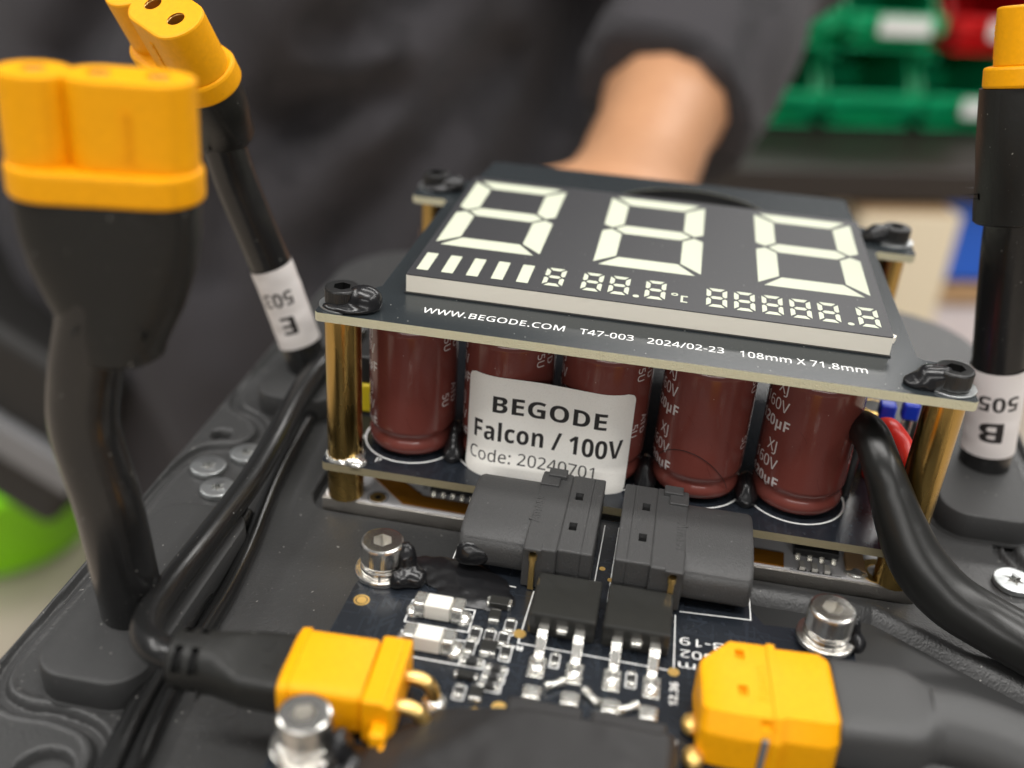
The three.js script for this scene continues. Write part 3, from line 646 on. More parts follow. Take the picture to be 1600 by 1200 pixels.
// ---------- front board ----------
const FY = -32.5;
{
  const t = thing('front_board', 'dark power input board in front, with two black transistors and small parts', 'circuit board', [0, 0, 0]);
  const o = [[-38.2, 104], [-38.6, 80], [-38.2, 72], [-38.0, 65.5], [-36.4, 61.2], [-33, 58.4], [-24, 56.4], [-19, 53.6], [-14, 38.4], [14.5, 38.4], [23.3, 55.0], [26.0, 59.2], [29.5, 58.9], [38, 58.4], [39.5, 60], [39.5, 104]];
  part('circuit_board', slab(o, FY - 1.6, 1.6), [M.maskBlue, M.fr4dark], t);
  // the two big packages that face the connectors, and the two that face them
  const body = (x0, x1, z0, z1, m = M.mosfet) => part('transistor', toCreasedNormals(slab(roundRect(x0, z0, x1, z1, 0.4, 3), FY + 0.1, 4.2, [], 0.45), 0.3), m, t);
  const b1 = body(-9.6, 0.5, 60.4, 70.4), b2 = body(1.5, 11.6, 60.4, 70.4), b3 = body(-9.6, 0.6, 87.2, 97, M.potting), b4 = body(1.7, 11.9, 87.2, 97, M.potting);
  const leg = (x, b, dir = 1, z0 = 70.2) => part('transistor_leg', sweepFlat([[z0 - 0.6 * dir, FY + 2.4], [z0 + 1.5 * dir, FY + 2.4], [z0 + 2.6 * dir, FY + 1.9], [z0 + 4.0 * dir, FY + 0.55], [z0 + 5.2 * dir, FY + 0.35], [z0 + 6.6 * dir, FY + 0.3]], x, 1.5, 0.5), M.tin, b);
  for (const x of [-7.1, -1.7]) leg(x, b1); for (const x of [3.9, 9.5]) leg(x, b2);
  for (const [x, b] of [[-4.4, b1], [6.7, b2]]) part('cut_leg', box(x, FY + 2.4, 70.8, 1.6, 0.8, 1.6, 0.25), M.tin, b);
  const pad = (x, z, w, d, mat = M.tin, name = 'solder_pad') => part(name, box(x, FY + 0.12, z, w, 0.24, d, 0.1), mat, t);
  for (const x of [-7.05, -1.6, 3.9, 9.6]) { pad(x, 77.0, 2.5, 4.2); part('solder_fillet', march((p) => Math.max(sdEll(p, [x, FY + 0.3, 77.0], [1.15, 0.75, 1.7]) + 0.1 * noise(p[0] + x, p[1], p[2]), FY - p[1]), [x - 1.6, FY, 74.8], [x + 1.6, FY + 1.4, 79.2], 0.18), M.solder, t); }
  for (const x of [-6.9, -1.5, 4.2, 9.5]) { const q = part('solder_pad', box(x, FY + 0.5, 82.6, 2.6, 1.0, 2.7, 0.4), M.solder, t); part('leg_end', box(x + 0.1, FY + 1.0, 83.4, 1.7, 0.7, 1.6, 0.3), M.tin, q); }
  for (const [x, z] of [[-4.2, 84.2], [6.8, 84.9]]) pad(x, z, 1.9, 1.0);
  // slanted glass diodes between the pads
  for (const [x, z, a] of [[-4.0, 80.2, 0.62], [1.4, 81.4, -0.8], [6.6, 82.2, 0.62]]) {
    const d = part('glass_diode', new THREE.CapsuleGeometry(0.55, 1.7, 8, 16).rotateZ(Math.PI / 2).rotateY(a).translate(x, FY + 0.62, z), M.solder, t);
    for (const s of [-1, 1]) part('end_cap', cyl(0, 0, 0, 0.64, 0.8, 20).rotateZ(Math.PI / 2).translate(s * 1.15, 0, 0).rotateY(a).translate(x, FY + 0.72, z), M.tin, d);
  }
  // two white fuses in silver end caps
  for (const [x, z] of [[-23.4, 69.6], [-23.2, 76.6]]) {
    const f = part('fuse', box(x - 0.1, FY + 1.5, z, 3.9, 2.7, 2.9, 0.2), M.ceramic, t);
    for (const s of [-1, 1]) { part('end_cap', box(x + s * 2.9, FY + 1.5, z, 1.9, 2.9, 3.1, 0.4), M.solder, f); part('solder_fillet', march((p) => Math.max(sdEll(p, [x + s * 3.9, FY + 0.2, z], [1.25, 1.0, 1.75]) + 0.08 * noise(p[0], p[1], p[2]), FY - p[1]), [x + s * 3.9 - 1.7, FY, z - 2], [x + s * 3.9 + 1.7, FY + 2.2, z + 2], 0.2), M.solder, f); }
  }
  // small surface mounted parts: [x, z, along x?, dark?]
  const smd = (x, z, ax, dark, L = 2.25, W = 1.35, H = 0.75) => {
    const b = part(dark ? 'small_transistor' : 'chip_resistor', ax ? box(x, FY + H / 2 + 0.1, z, L * (dark ? 1 : 0.5), H, W, 0.08) : box(x, FY + H / 2 + 0.1, z, W, H, L * (dark ? 1 : 0.5), 0.08), dark ? M.mosfet : M.ic, t);
    for (const s of [-1, 1]) { const q = L * 0.5; part('solder_end', ax ? box(x + s * q, FY + H * 0.45, z, 0.85, H * 0.95, W * 0.95, 0.22) : box(x, FY + H * 0.45, z + s * q, W * 0.95, H * 0.95, 0.85, 0.22), M.solder, b); }
    const hx = (ax ? L / 2 + 0.62 : W / 2 + 0.22), hz = (ax ? W / 2 + 0.22 : L / 2 + 0.62);
    if (!dark) part('printed_frame', slab(roundRect(x - hx, z - hz, x + hx, z + hz, 0.3, 3), FY, 0.03, [roundRect(x - hx + 0.18, z - hz + 0.18, x + hx - 0.18, z + hz - 0.18, 0.2, 3)]), M.silk, b);
  };
  for (const [x, z, ax, dark, L, W, H] of [
    [-14.9, 65.2, 1, 1, 3.0, 1.9, 1.1], [-15.0, 68.3, 0, 1, 1.9, 1.7, 1.0], [-12.4, 69.6, 0, 0], [-12.9, 72.6, 0, 0], [-15.0, 72.6, 0, 0], [-17.2, 72.6, 0, 0], [-17.4, 75.4, 0, 0],
    [-14.5, 75.4, 0, 1, 2.2, 2.4, 1.2], [-12.0, 75.2, 0, 0], [-16.4, 78.3, 1, 0, 2.4, 1.5], [-12.7, 78.9, 1, 0, 2.2, 1.2], [-12.8, 80.7, 1, 0, 2.2, 1.2], [-13.0, 82.5, 1, 0, 2.2, 1.2],
    [-16.6, 81.4, 1, 1, 2.6, 1.2, 0.9], [-16.9, 84.4, 0, 0, 1.6, 1.3], [-14.4, 84.6, 0, 1, 1.9, 1.9, 1.1], [-4.7, 75.0, 0, 0, 1.8, 1.1], [6.6, 76.2, 0, 0, 1.9, 1.2]]) smd(x, z, !!ax, !!dark, L, W, H);
  const disc = (x, z, r) => part('test_pad', cyl(x, FY + 0.03, z, r, 0.06, 28), M.padGold, t);
  for (const [x, z, r] of [[-10.7, 70.6, 0.95], [12.6, 73.0, 0.85], [-14.0, 87.6, 1.1], [-10.9, 85.8, 1.1], [-35.9, 69.2, 0.8], [-0.1, 52.0, 0.5], [1.5, 54.6, 0.5], [-0.6, 57.2, 0.6]]) disc(x, z, r);
  part('test_pad', slab(ring(-35.9, 69.2, 1.25, 32), FY, 0.05, [ring(-35.9, 69.2, 0.95, 32)]), M.padGold, t);
  // printed outlines
  const line = (pts, w = 0.2) => pts.slice(1).map((b, i) => { const a = pts[i], L = Math.hypot(b[0] - a[0], b[1] - a[1]); return new THREE.BoxGeometry(L + w, 0.03, w).rotateY(-Math.atan2(b[1] - a[1], b[0] - a[0])).translate((a[0] + b[0]) / 2, FY + 0.015 + 0.004 * (i % 2), (a[1] + b[1]) / 2); });
  const rect = (x0, z0, x1, z1) => line([[x0, z0], [x1, z0], [x1, z1], [x0, z1], [x0, z0]]);
  part('printed_outline', [
    ...line([[-24.4, 50], [-24.6, 59.6], [-13.2, 60.2]]), ...line([[13.0, 59.4], [24.0, 58.6], [23.8, 50]]), ...line([[-0.9, 40], [-1.0, 60]]), ...line([[1.6, 40], [1.5, 60]]),
    ...line([[-10.2, 60.5], [-10.6, 72.6], [12.6, 72.8], [12.3, 60.5]]), ...rect(-28.2, 67.2, -18.3, 72.2), ...rect(-28.0, 74.2, -18.2, 79.2),
    ...line([[-38.4, 98.0], [-28.4, 97.4], [-28.2, 100.4], [-24.0, 100.0], [-24.0, 94]]), ...line([[13.6, 86], [13.6, 90]]), ...line([[13.4, 94], [14.4, 97], [16, 98]]),
  ], M.silk, t);
  const inv = Math.PI;
  part('printed_text', [flatText('3-19', 19.8, 65.2, 6.6, 1.6, FY, 0.02, font, inv), flatText('302', 18.4, 67.9, 5.0, 1.6, FY, 0.02, font, inv), flatText('com', 19.4, 70.6, 6.2, 1.45, FY, 0.02, font, inv), flatText('12.36', 13.4, 79.6, 4.6, 1.2, FY, 0.02, fontBold, Math.PI / 2), flatText('S5', -0.6, 77.5, 1.8, 1.4, FY, 0.02, fontBold, inv), flatText('R4', -9.7, 73.2, 2.2, 0.9, FY, 0.02, fontBold, inv), flatText('TP2', -9.4, 87.4, 2.8, 1.0, FY, 0.02, fontBold, inv), flatText('2', 23.9, 70.7, 1.2, 1.6, FY, 0.02, fontBold, inv)], M.silk, t);
}
// a flat strip bent in the y-z plane
function sweepFlat(path, x, w, th) {
  const n = path.length, up = [], dn = [];
  for (let i = 0; i < n; i++) {
    const a = path[Math.max(0, i - 1)], b = path[Math.min(n - 1, i + 1)], dz = b[0] - a[0], dy = b[1] - a[1], l = Math.hypot(dz, dy);
    const nz = -dy / l, ny = dz / l, s = Math.sign(dz) || 1;
    up.push([path[i][0] + nz * s * th / 2, path[i][1] + ny * s * th / 2]); dn.push([path[i][0] - nz * s * th / 2, path[i][1] - ny * s * th / 2]);
  }
  const s = shapeOf([...up, ...dn.reverse()]);
  const g = new THREE.ExtrudeGeometry(s, { depth: w - 0.24, bevelEnabled: true, bevelSize: 0.12, bevelThickness: 0.12, bevelOffset: -0.12, bevelSegments: 2 });
  // shape x is z, shape y is y, extrusion runs along -x
  return g.rotateY(-Math.PI / 2).translate(x + w / 2 - 0.12, 0, 0);
}

// glue over the front board
blob('glue_drop', 'black glue running down the right side of the left silver screw', [-34.6, FY, 61.6], [[[4.0, 2.4, 0.4], [1.6, 3.6, 1.7]], [[5.2, 1.2, 1.6], [2.4, 1.7, 2.0]], [[3.6, 4.6, -0.4], [1.0, 1.4, 1.2]], [[3.2, 1.2, 3.2], [1.4, 1.5, 1.2]]], 0.2, 0.22);
blob('glue_drop', 'black glue on the right side of the lowest silver screw', [-33.2, FY, 100.2], [[[4.4, 2.4, 0.4], [1.8, 4.0, 2.4]], [[6.4, 1.2, 1.0], [3.4, 1.8, 3.2]]], 0.15, 0.3);
blob('glue_drop', 'black glue behind the silver screw on the right', [35.2, FY, 60.8], [[[3.9, 2.2, -0.6], [0.9, 3.4, 1.3]], [[4.4, 1.0, 0.4], [1.5, 1.4, 1.8]]], 0.12, 0.26);
blob('glue_drop', 'black glue patch on the left barrel of the left connector', [-20.6, -30.4, 57.6], [[[0, 1.4, 0], [2.8, 2.4, 1.6]], [[-1.2, 1.0, 0.6], [1.6, 2.4, 1.2]]], 0.1, 0.24);
blob('glue_sheet', 'thin glossy black glue spread between the left screw and the connector', [-22, FY, 60.5], [[[0, -0.6, 0], [9.5, 1.2, 4.4]], [[4, -0.6, 4.2], [6.5, 1.1, 3.4]], [[-3.5, -0.5, -2.2], [6, 1.2, 2.6]]], 0.07, 0.3);
{
  const t = thing('glue_mound', 'broad smooth dark potting in the near middle of the front board', 'glue', [-7, FY, 100.2]);
  part('mound', march((p) => { const q = [Math.abs(p[0]) - 18.5, Math.abs(p[1]) - 2.6, Math.abs(p[2]) - 10].map((v) => Math.max(v, 0)); return Math.max(Math.hypot(...q) - 2.0 + 0.14 * noise(p[0] * 0.35, p[1], p[2] * 0.35) + 2.6 * sstep(8, 26, -p[0] - p[2] * 0.9), -p[1] - 0.05); }, [-22, -0.3, -13], [22, 5.4, 13], 0.45), M.potting, t);
}

// ---------- silver screws ----------
function silverScrew(x, z, label, y0 = 0, mark = false) {
  const t = thing('silver_screw', label, 'screw', [x, FY + y0, z]);
  part('washer', toCreasedNormals(slab(ring(0, 0, 4.5, 56), 0.02, 0.85, [], 0.25), 0.5), M.steel, t);
  part('spring_washer', toCreasedNormals(slab(ring(0, 0, 3.55, 48), 0.86, 0.95, [], 0.25), 0.5), M.steel, t);
  if (mark) part('washer_gap', box(0.5, 1.3, 3.45, 0.28, 0.9, 0.3, 0.03), M.ic, t);
  part('neck', toCreasedNormals(slab(ring(0, 0, 3.2, 40), 1.8, 0.5, [], 0.1), 0.5), M.steel, t);
  if (y0 > 1) part('flat_washer', [0, 1].map((k) => toCreasedNormals(slab(ring(0, 0, 3.9 - 0.2 * k, 48), -y0 + 0.02 + k * y0 / 2, y0 / 2 - 0.05, [], 0.2), 0.5)), M.steel, t);
  socketHead(t, 2.28, 7.0, 3.9, M.steel, 0.5 + x, 72);
}
silverScrew(-34.8, 61.6, 'silver socket head screw at the left rear corner of the front board', 0, true);
silverScrew(-33.4, 100.4, 'silver socket head screw in front of the yellow plug, lowest in the picture', 2.2, true);
silverScrew(35.0, 61.0, 'silver socket head screw behind the right yellow plug', 0.8);

// ---------- black board connectors ----------
function boardConnector(side, label) {
  // local axes: x runs from the open barrel end (negative) to the closed end; turned by hand for the other side
  const s = side, t = thing('black_connector', label, 'connector', [s * 0, FY, 48.6], 'black connectors on the front board');
  const X = (v) => s * v; // -1: left one, +1: right one
  const bx = (x0, x1, y0, y1, z0, z1, r = 0.35) => box((X(x0) + X(x1)) / 2, (y0 + y1) / 2, (z0 + z1) / 2, Math.abs(x1 - x0), y1 - y0, z1 - z0, r);
  const rib = 12.6;
  part('housing', [cut(bx(1.7, 7.4, 0.2, 8.0, -10.9, 10.6), [...[-4.6, 4.0].map((z) => bx(5.0, 6.3, 6.4, 8.6, z - 1.1, z + 1.0, 0.02)), bx(3.52, 3.64, 7.85, 8.6, -11.5, 11, 0), bx(3.52, 3.64, 0, 8.6, 10.45, 11, 0)]), cut(bx(7.3, rib, 0.2, 8.08, -10.9, 11.2), [bx(10.5, 11.5, 6.2, 8.6, 10.2, 12, 0.02)])], M.plasticBlack, t);
  // D-shaped barrel: flat on top, round shoulders
  const prof = superRing(0, 10.0, 3.9, 3.2, 56).map(([a, , b]) => [a, b]);
  const secs = [[rib - 0.3, 1], [22.6, 1], [23.1, 0.97], [23.3, 0.93]].map(([x, k]) => prof.map(([a, b]) => [X(x), 4.1 + b * k * (s > 0 ? 1 : 1), a * k]));
  part('barrel', loft(s > 0 ? secs : secs.map((q) => [...q].reverse())), M.plasticBlack, t);
  part('latch_ridge', [bx(8.4, 11.6, 7.9, 8.9, -10.9, -8.6, 0.2), bx(9.4, 12.6, 7.9, 8.5, -9.2, -6.2, 0.2)], M.plasticBlack, t);
  part('emboss', [flatText('Amass', 0, 0, 7.4, 1.7, 0, 0.12, fontBold, s > 0 ? -Math.PI / 2 : Math.PI / 2).translate(s > 0 ? X(11.0) : X(11.2), s > 0 ? 8.03 : 8.03, s > 0 ? -1.6 : 4.4)], M.plasticBlack, t);
  part('pin', [box(X(10.9), 3.2, 11.5, 0.9, 6.2, 0.5, 0.15), cyl(X(10.9), 6.4, 11.4, 0.65, 0.9, 16)], M.gold, t);
  part('slot_hood', bx(9.6, 12.4, 7.55, 8.15, 9.6, 11.7, 0.2), M.plasticBlack, t);
}
boardConnector(-1, 'black board connector with barrel to the left, in front of the sticker');
boardConnector(1, 'black board connector with barrel to the right, in front of the fourth capacitor');

// ---------- yellow plug and socket on the left ----------
{
  const s = thing('yellow_socket', 'yellow two pin board socket with bent gold pins, left on the front board', 'connector', [-25.6, FY, 90.2]);
  s.rotation.y = 0.04;
  part('flange', [box(-0.4, 4.2, 0, 3.4, 7.6, 12.6, 0.5), box(1.5, 4.2, 0, 1.2, 7.0, 13.0, 0.4), box(0.4, 3.4, -6.4, 1.8, 7.6, 1.0, 0.3)], M.yellow, s);
  part('foot', [box(0.6, 2.2, 7.2, 2.2, 5.0, 3.0, 0.6), box(1.4, 1.5, 8.5, 0.6, 3.6, 2.2, 0.15)], M.yellow, s);
  for (const z of [-2.4, 3.0]) part('bent_pin', sweep([[1.6, 4.6, z], [3.4, 4.6, z], [5.0, 3.9, z], [5.8, 2.2, z], [5.9, 0.1, z]], 1.05, 40, 20), M.gold, s);
  for (const z of [-2.4, 3.0]) part('solder_cone', march((p) => Math.max(sdEll(p, [5.9, 0.2, z], [1.9, 1.6, 1.9]) + 0.15 * noise(p[0], p[1], p[2]), -p[1]), [3.6, -0.1, z - 2.3], [8.2, 2.2, z + 2.3], 0.22), M.solder, s);
  const t = thing('left_plug_cable', 'matte black cable with ribbed boot ending in a yellow plug on the left', 'cable', [-27.3, FY + 4.4, 90.2]);
  t.rotation.y = 0.05;
  const sec = (x, w, h, e, n = 44) => superRing(0, w, h, e, n).map(([a, , b]) => [x, b, a]);
  part('plug_body', loft([sec(-11.9, 5.6, 3.3, 6), sec(-11.5, 6.2, 3.7, 7), sec(-10.4, 6.3, 3.8, 7), sec(-10.2, 5.9, 3.6, 7), sec(-1.0, 5.9, 3.6, 7), sec(-0.6, 5.6, 3.4, 7)]), M.yellow, t);
  part('boot', cut(loft([sec(-28.2, 3.2, 3.2, 2), sec(-27.6, 4.1, 4.1, 2), sec(-21.6, 4.3, 4.2, 2.2), sec(-19.2, 4.9, 3.5, 3), sec(-17.2, 5.4, 2.9, 4.5), sec(-12.2, 5.5, 2.9, 6), sec(-11.6, 5.5, 2.9, 6)]), [-26.3, -24.0].flatMap((x) => [0.75, 2.3, 3.9, 5.5].map((q) => box(x, 0, 4.2, 1.15, 3.6, 2.6, 0.1).rotateX(-q)))), M.boot, t);
  part('core', new THREE.CylinderGeometry(3.0, 3.0, 6, 24).rotateZ(Math.PI / 2).translate(-25, 0, 0), M.hole, t);
  part('raised_mark', [box(-14.6, 2.9, -1.8, 0.35, 0.25, 1.5, 0.1), box(-15.2, 2.9, -1.0, 1.2, 0.25, 0.35, 0.1), box(-13.4, 2.9, 1.0, 0.35, 0.25, 2.0, 0.1), box(-14.1, 2.9, 2.0, 1.6, 0.25, 0.35, 0.1)], M.boot, t);
  part('wire', sweep([[-27.5, 0, 0], [-30.4, 0.2, -0.6], [-33.6, -0.6, -3.4], [-35.7, -1.8, -8.4], [-36.6, -3.2, -14.8], [-36.9, -4.6, -24], [-36.5, -5.2, -34], [-35.4, -4.8, -49], [-35.3, -4.2, -62], [-36.0, -4.2, -76], [-36.2, -4.8, -92], [-32, -5, -112]], 2.35, 140, 24), M.cable, t);
}
// ---------- thin glossy cables on the left ----------
{
  const a = thing('thin_cable', 'thin glossy black cable running beside the matte cable down the left side', 'cable', [0, 0, 0]);
  part('insulation', sweep([[-66.6, -36, -30], [-67.4, -38, -10], [-67.0, -39.6, 5], [-66.2, -39.8, 18], [-65.3, -39.8, 28], [-64.3, -39.8, 36.3], [-63.0, -39.8, 44.3], [-61.8, -39.9, 51.8], [-60.9, -39.9, 58.8], [-60.4, -40, 65], [-60.2, -40, 72], [-60.0, -40, 80], [-59.4, -40, 88], [-58.6, -40, 95], [-57.4, -40, 104], [-56.4, -40.2, 116]], 1.5, 150, 20), M.gloss, a);
  const b = thing('thin_cable', 'thin black cable lowest in the bundle, coming out under the ribbed boot', 'cable', [0, 0, 0]);
  part('insulation', sweep([[-66.0, -39.8, 44], [-65.4, -39.8, 52], [-64.7, -39.8, 60], [-64.0, -39.8, 68], [-63.4, -39.8, 76], [-62.8, -39.8, 84], [-62.2, -39.8, 92], [-61.2, -39.8, 100], [-59.8, -40, 112]], 1.7, 90, 20), M.cable, b);
}

// ---------- yellow plug on the right ----------
{
  const s = thing('yellow_plug', 'large yellow two pole plug with grey boot and cable, right on the front board', 'connector', [15.4, FY, 80.8]);
  s.rotation.y = 0.06;
  const sec = (x, w, h, e, cz = 0) => superRing(0, w, h, e, 44).map(([a, , b]) => [x, 4.5 + b, a + cz]);
  // trapezoid profile: flat top, sloping shoulders
  const trap = (x, wb, wf, k = 1) => [[-wb, 0.4], [-wb, 5.2], [-wb + 1.4, 8.4 * k], [wf - 1.2, 8.4 * k], [wf + 0.4, 5.6], [wf + 0.6, 0.4]].flatMap((p, i, a) => { const q = a[(i + 1) % a.length]; return [0, 0.08, 0.5, 0.92].map((f) => [x, lerp(p[1], q[1], f), lerp(p[0], q[0], f)]); });
  const rv = (l) => l.map((q) => [...q].reverse());
  part('board_half', cut(loft(rv([trap(0.2, 3.6, 7.0, 0.95), trap(0.9, 4.4, 7.8, 0.99), trap(4.4, 8.0, 8.2), trap(9.6, 8.0, 8.2)])), [box(5.6, 8.4, -4.2, 1.3, 1.8, 1.9, 0.2), box(5.6, 8.4, 2.6, 1.3, 1.8, 1.9, 0.2), box(8.4, 8.2, 8.4, 1.5, 2.4, 2.6, 0.2), box(8.4, 3.2, 9.2, 1.0, 6.4, 1.8, 0.1), box(7.4, 8.6, -8.4, 1.8, 2.2, 1.8, 0.1)]), M.yellow, s);
  part('rib', cut(loft(rv([trap(9.4, 8.2, 8.4, 1.03), trap(10.5, 8.2, 8.4, 1.03)])), [box(8.9, 8.2, 8.8, 1.4, 2.6, 2.0, 0.1)]), M.yellow, s);
  part('plug_half', loft(rv([trap(10.4, 7.6, 7.7), trap(16.6, 7.6, 7.7), trap(17.8, 6.9, 7.0, 0.97), trap(18.3, 6.3, 6.4, 0.9)])), M.yellow, s);
  part('emboss', flatText('Amass', 0, 0, 7.0, 1.6, 0, 0.1, fontBold, Math.PI / 2).translate(9.0, 8.38, 4.2), M.yellow, s);
  part('contact_slot', box(8.5, 3.2, 8.5, 0.8, 5.4, 0.5, 0.1), M.greyMetal, s);
  for (const z of [2.8, 8.6]) part('solder_lug', new THREE.SphereGeometry(1.8, 24, 16).scale(0.8, 0.7, 1).translate(-0.2, 1.2, z), M.padGold, s);
  const bsec = (x, w, h, e) => superRing(0, w, h, e, 44).map(([a, , b]) => [x, 4.2 + b, a]);
  part('boot', loft([bsec(18.2, 7.0, 4.0, 5), bsec(19, 7.2, 4.3, 5), bsec(27, 7.2, 4.3, 5), bsec(29.0, 6.8, 4.2, 4), bsec(30.5, 5.6, 4.6, 2.4), bsec(32, 5.2, 4.8, 2)]), M.bootGrey, s);
  part('wire', sweep([[30.5, 4.2, 0], [36, 4.0, 0.4], [44, 3.2, 2.4], [54, 2.0, 6.6], [66, 1.2, 14], [80, 1, 26]], (t) => 5.0 - 0.3 * t, 80, 28), M.bootGrey, s);
}

// ---------- thick black and red cables on the right ----------
{
  const a = thing('thick_cable', 'thick black cable curving from behind the last capacitor to the right', 'cable', [0, 0, 0]);
  part('insulation', sweep([[39.5, -30.6, 19.5], [39.6, -22, 20.5], [40, -14.5, 25], [41.0, -12.2, 31], [42.6, -14.4, 35.2], [44.8, -18.6, 37.4], [47.6, -23.8, 39.6], [51.2, -28.8, 42], [56.6, -33, 44.2], [63.4, -35.4, 46.2], [70.4, -36.4, 49.8], [80, -36.8, 57], [92, -38, 68]], (t) => lerp(3.1, 4.7, sstep(0.26, 0.52, t)), 160, 32), M.glossSoft, a);
  const b = thing('red_cable', 'red cable arching between the black cable and the brass post', 'cable', [0, 0, 0]);
  part('insulation', sweep([[48, -30.6, 13], [47.4, -22, 14], [46.6, -18.4, 17.4], [46.8, -17.2, 21], [48.4, -18.6, 23.6], [49.8, -22, 25.4], [50.2, -26, 27], [50.4, -30.6, 29]], 2.6, 90, 24), M.red, b);
  const c = thing('inductor', 'small upright coil with gold windings behind the red cable', 'inductor', [46.5, -30.7, 4]);
  part('core', cyl(0, 5.2, 0, 2.2, 10, 28), M.ic, c);
  for (const y of [4.6, 7.4, 9.6]) part('winding', new THREE.TorusGeometry(2.5, 0.6, 12, 32).rotateX(Math.PI / 2).translate(0, y, 0), M.gold, c);
  for (const [x, z, l] of [[48.6, 6, 'small blue part under the display board, left of the other one'], [53.2, 4.5, 'small blue part under the display board, right of the other one']]) {
    const d = thing('blue_component', l, 'component', [x, -1.6, z]);
    part('casing', box(0, -18.6, 0, 3.2, 3.6, 2.6, 0.6), M.blue, d);
    for (const q of [-0.8, 0.8]) part('lead', cyl(q, -24.8, 0, 0.25, 9, 10), M.tin, d);
  }
}

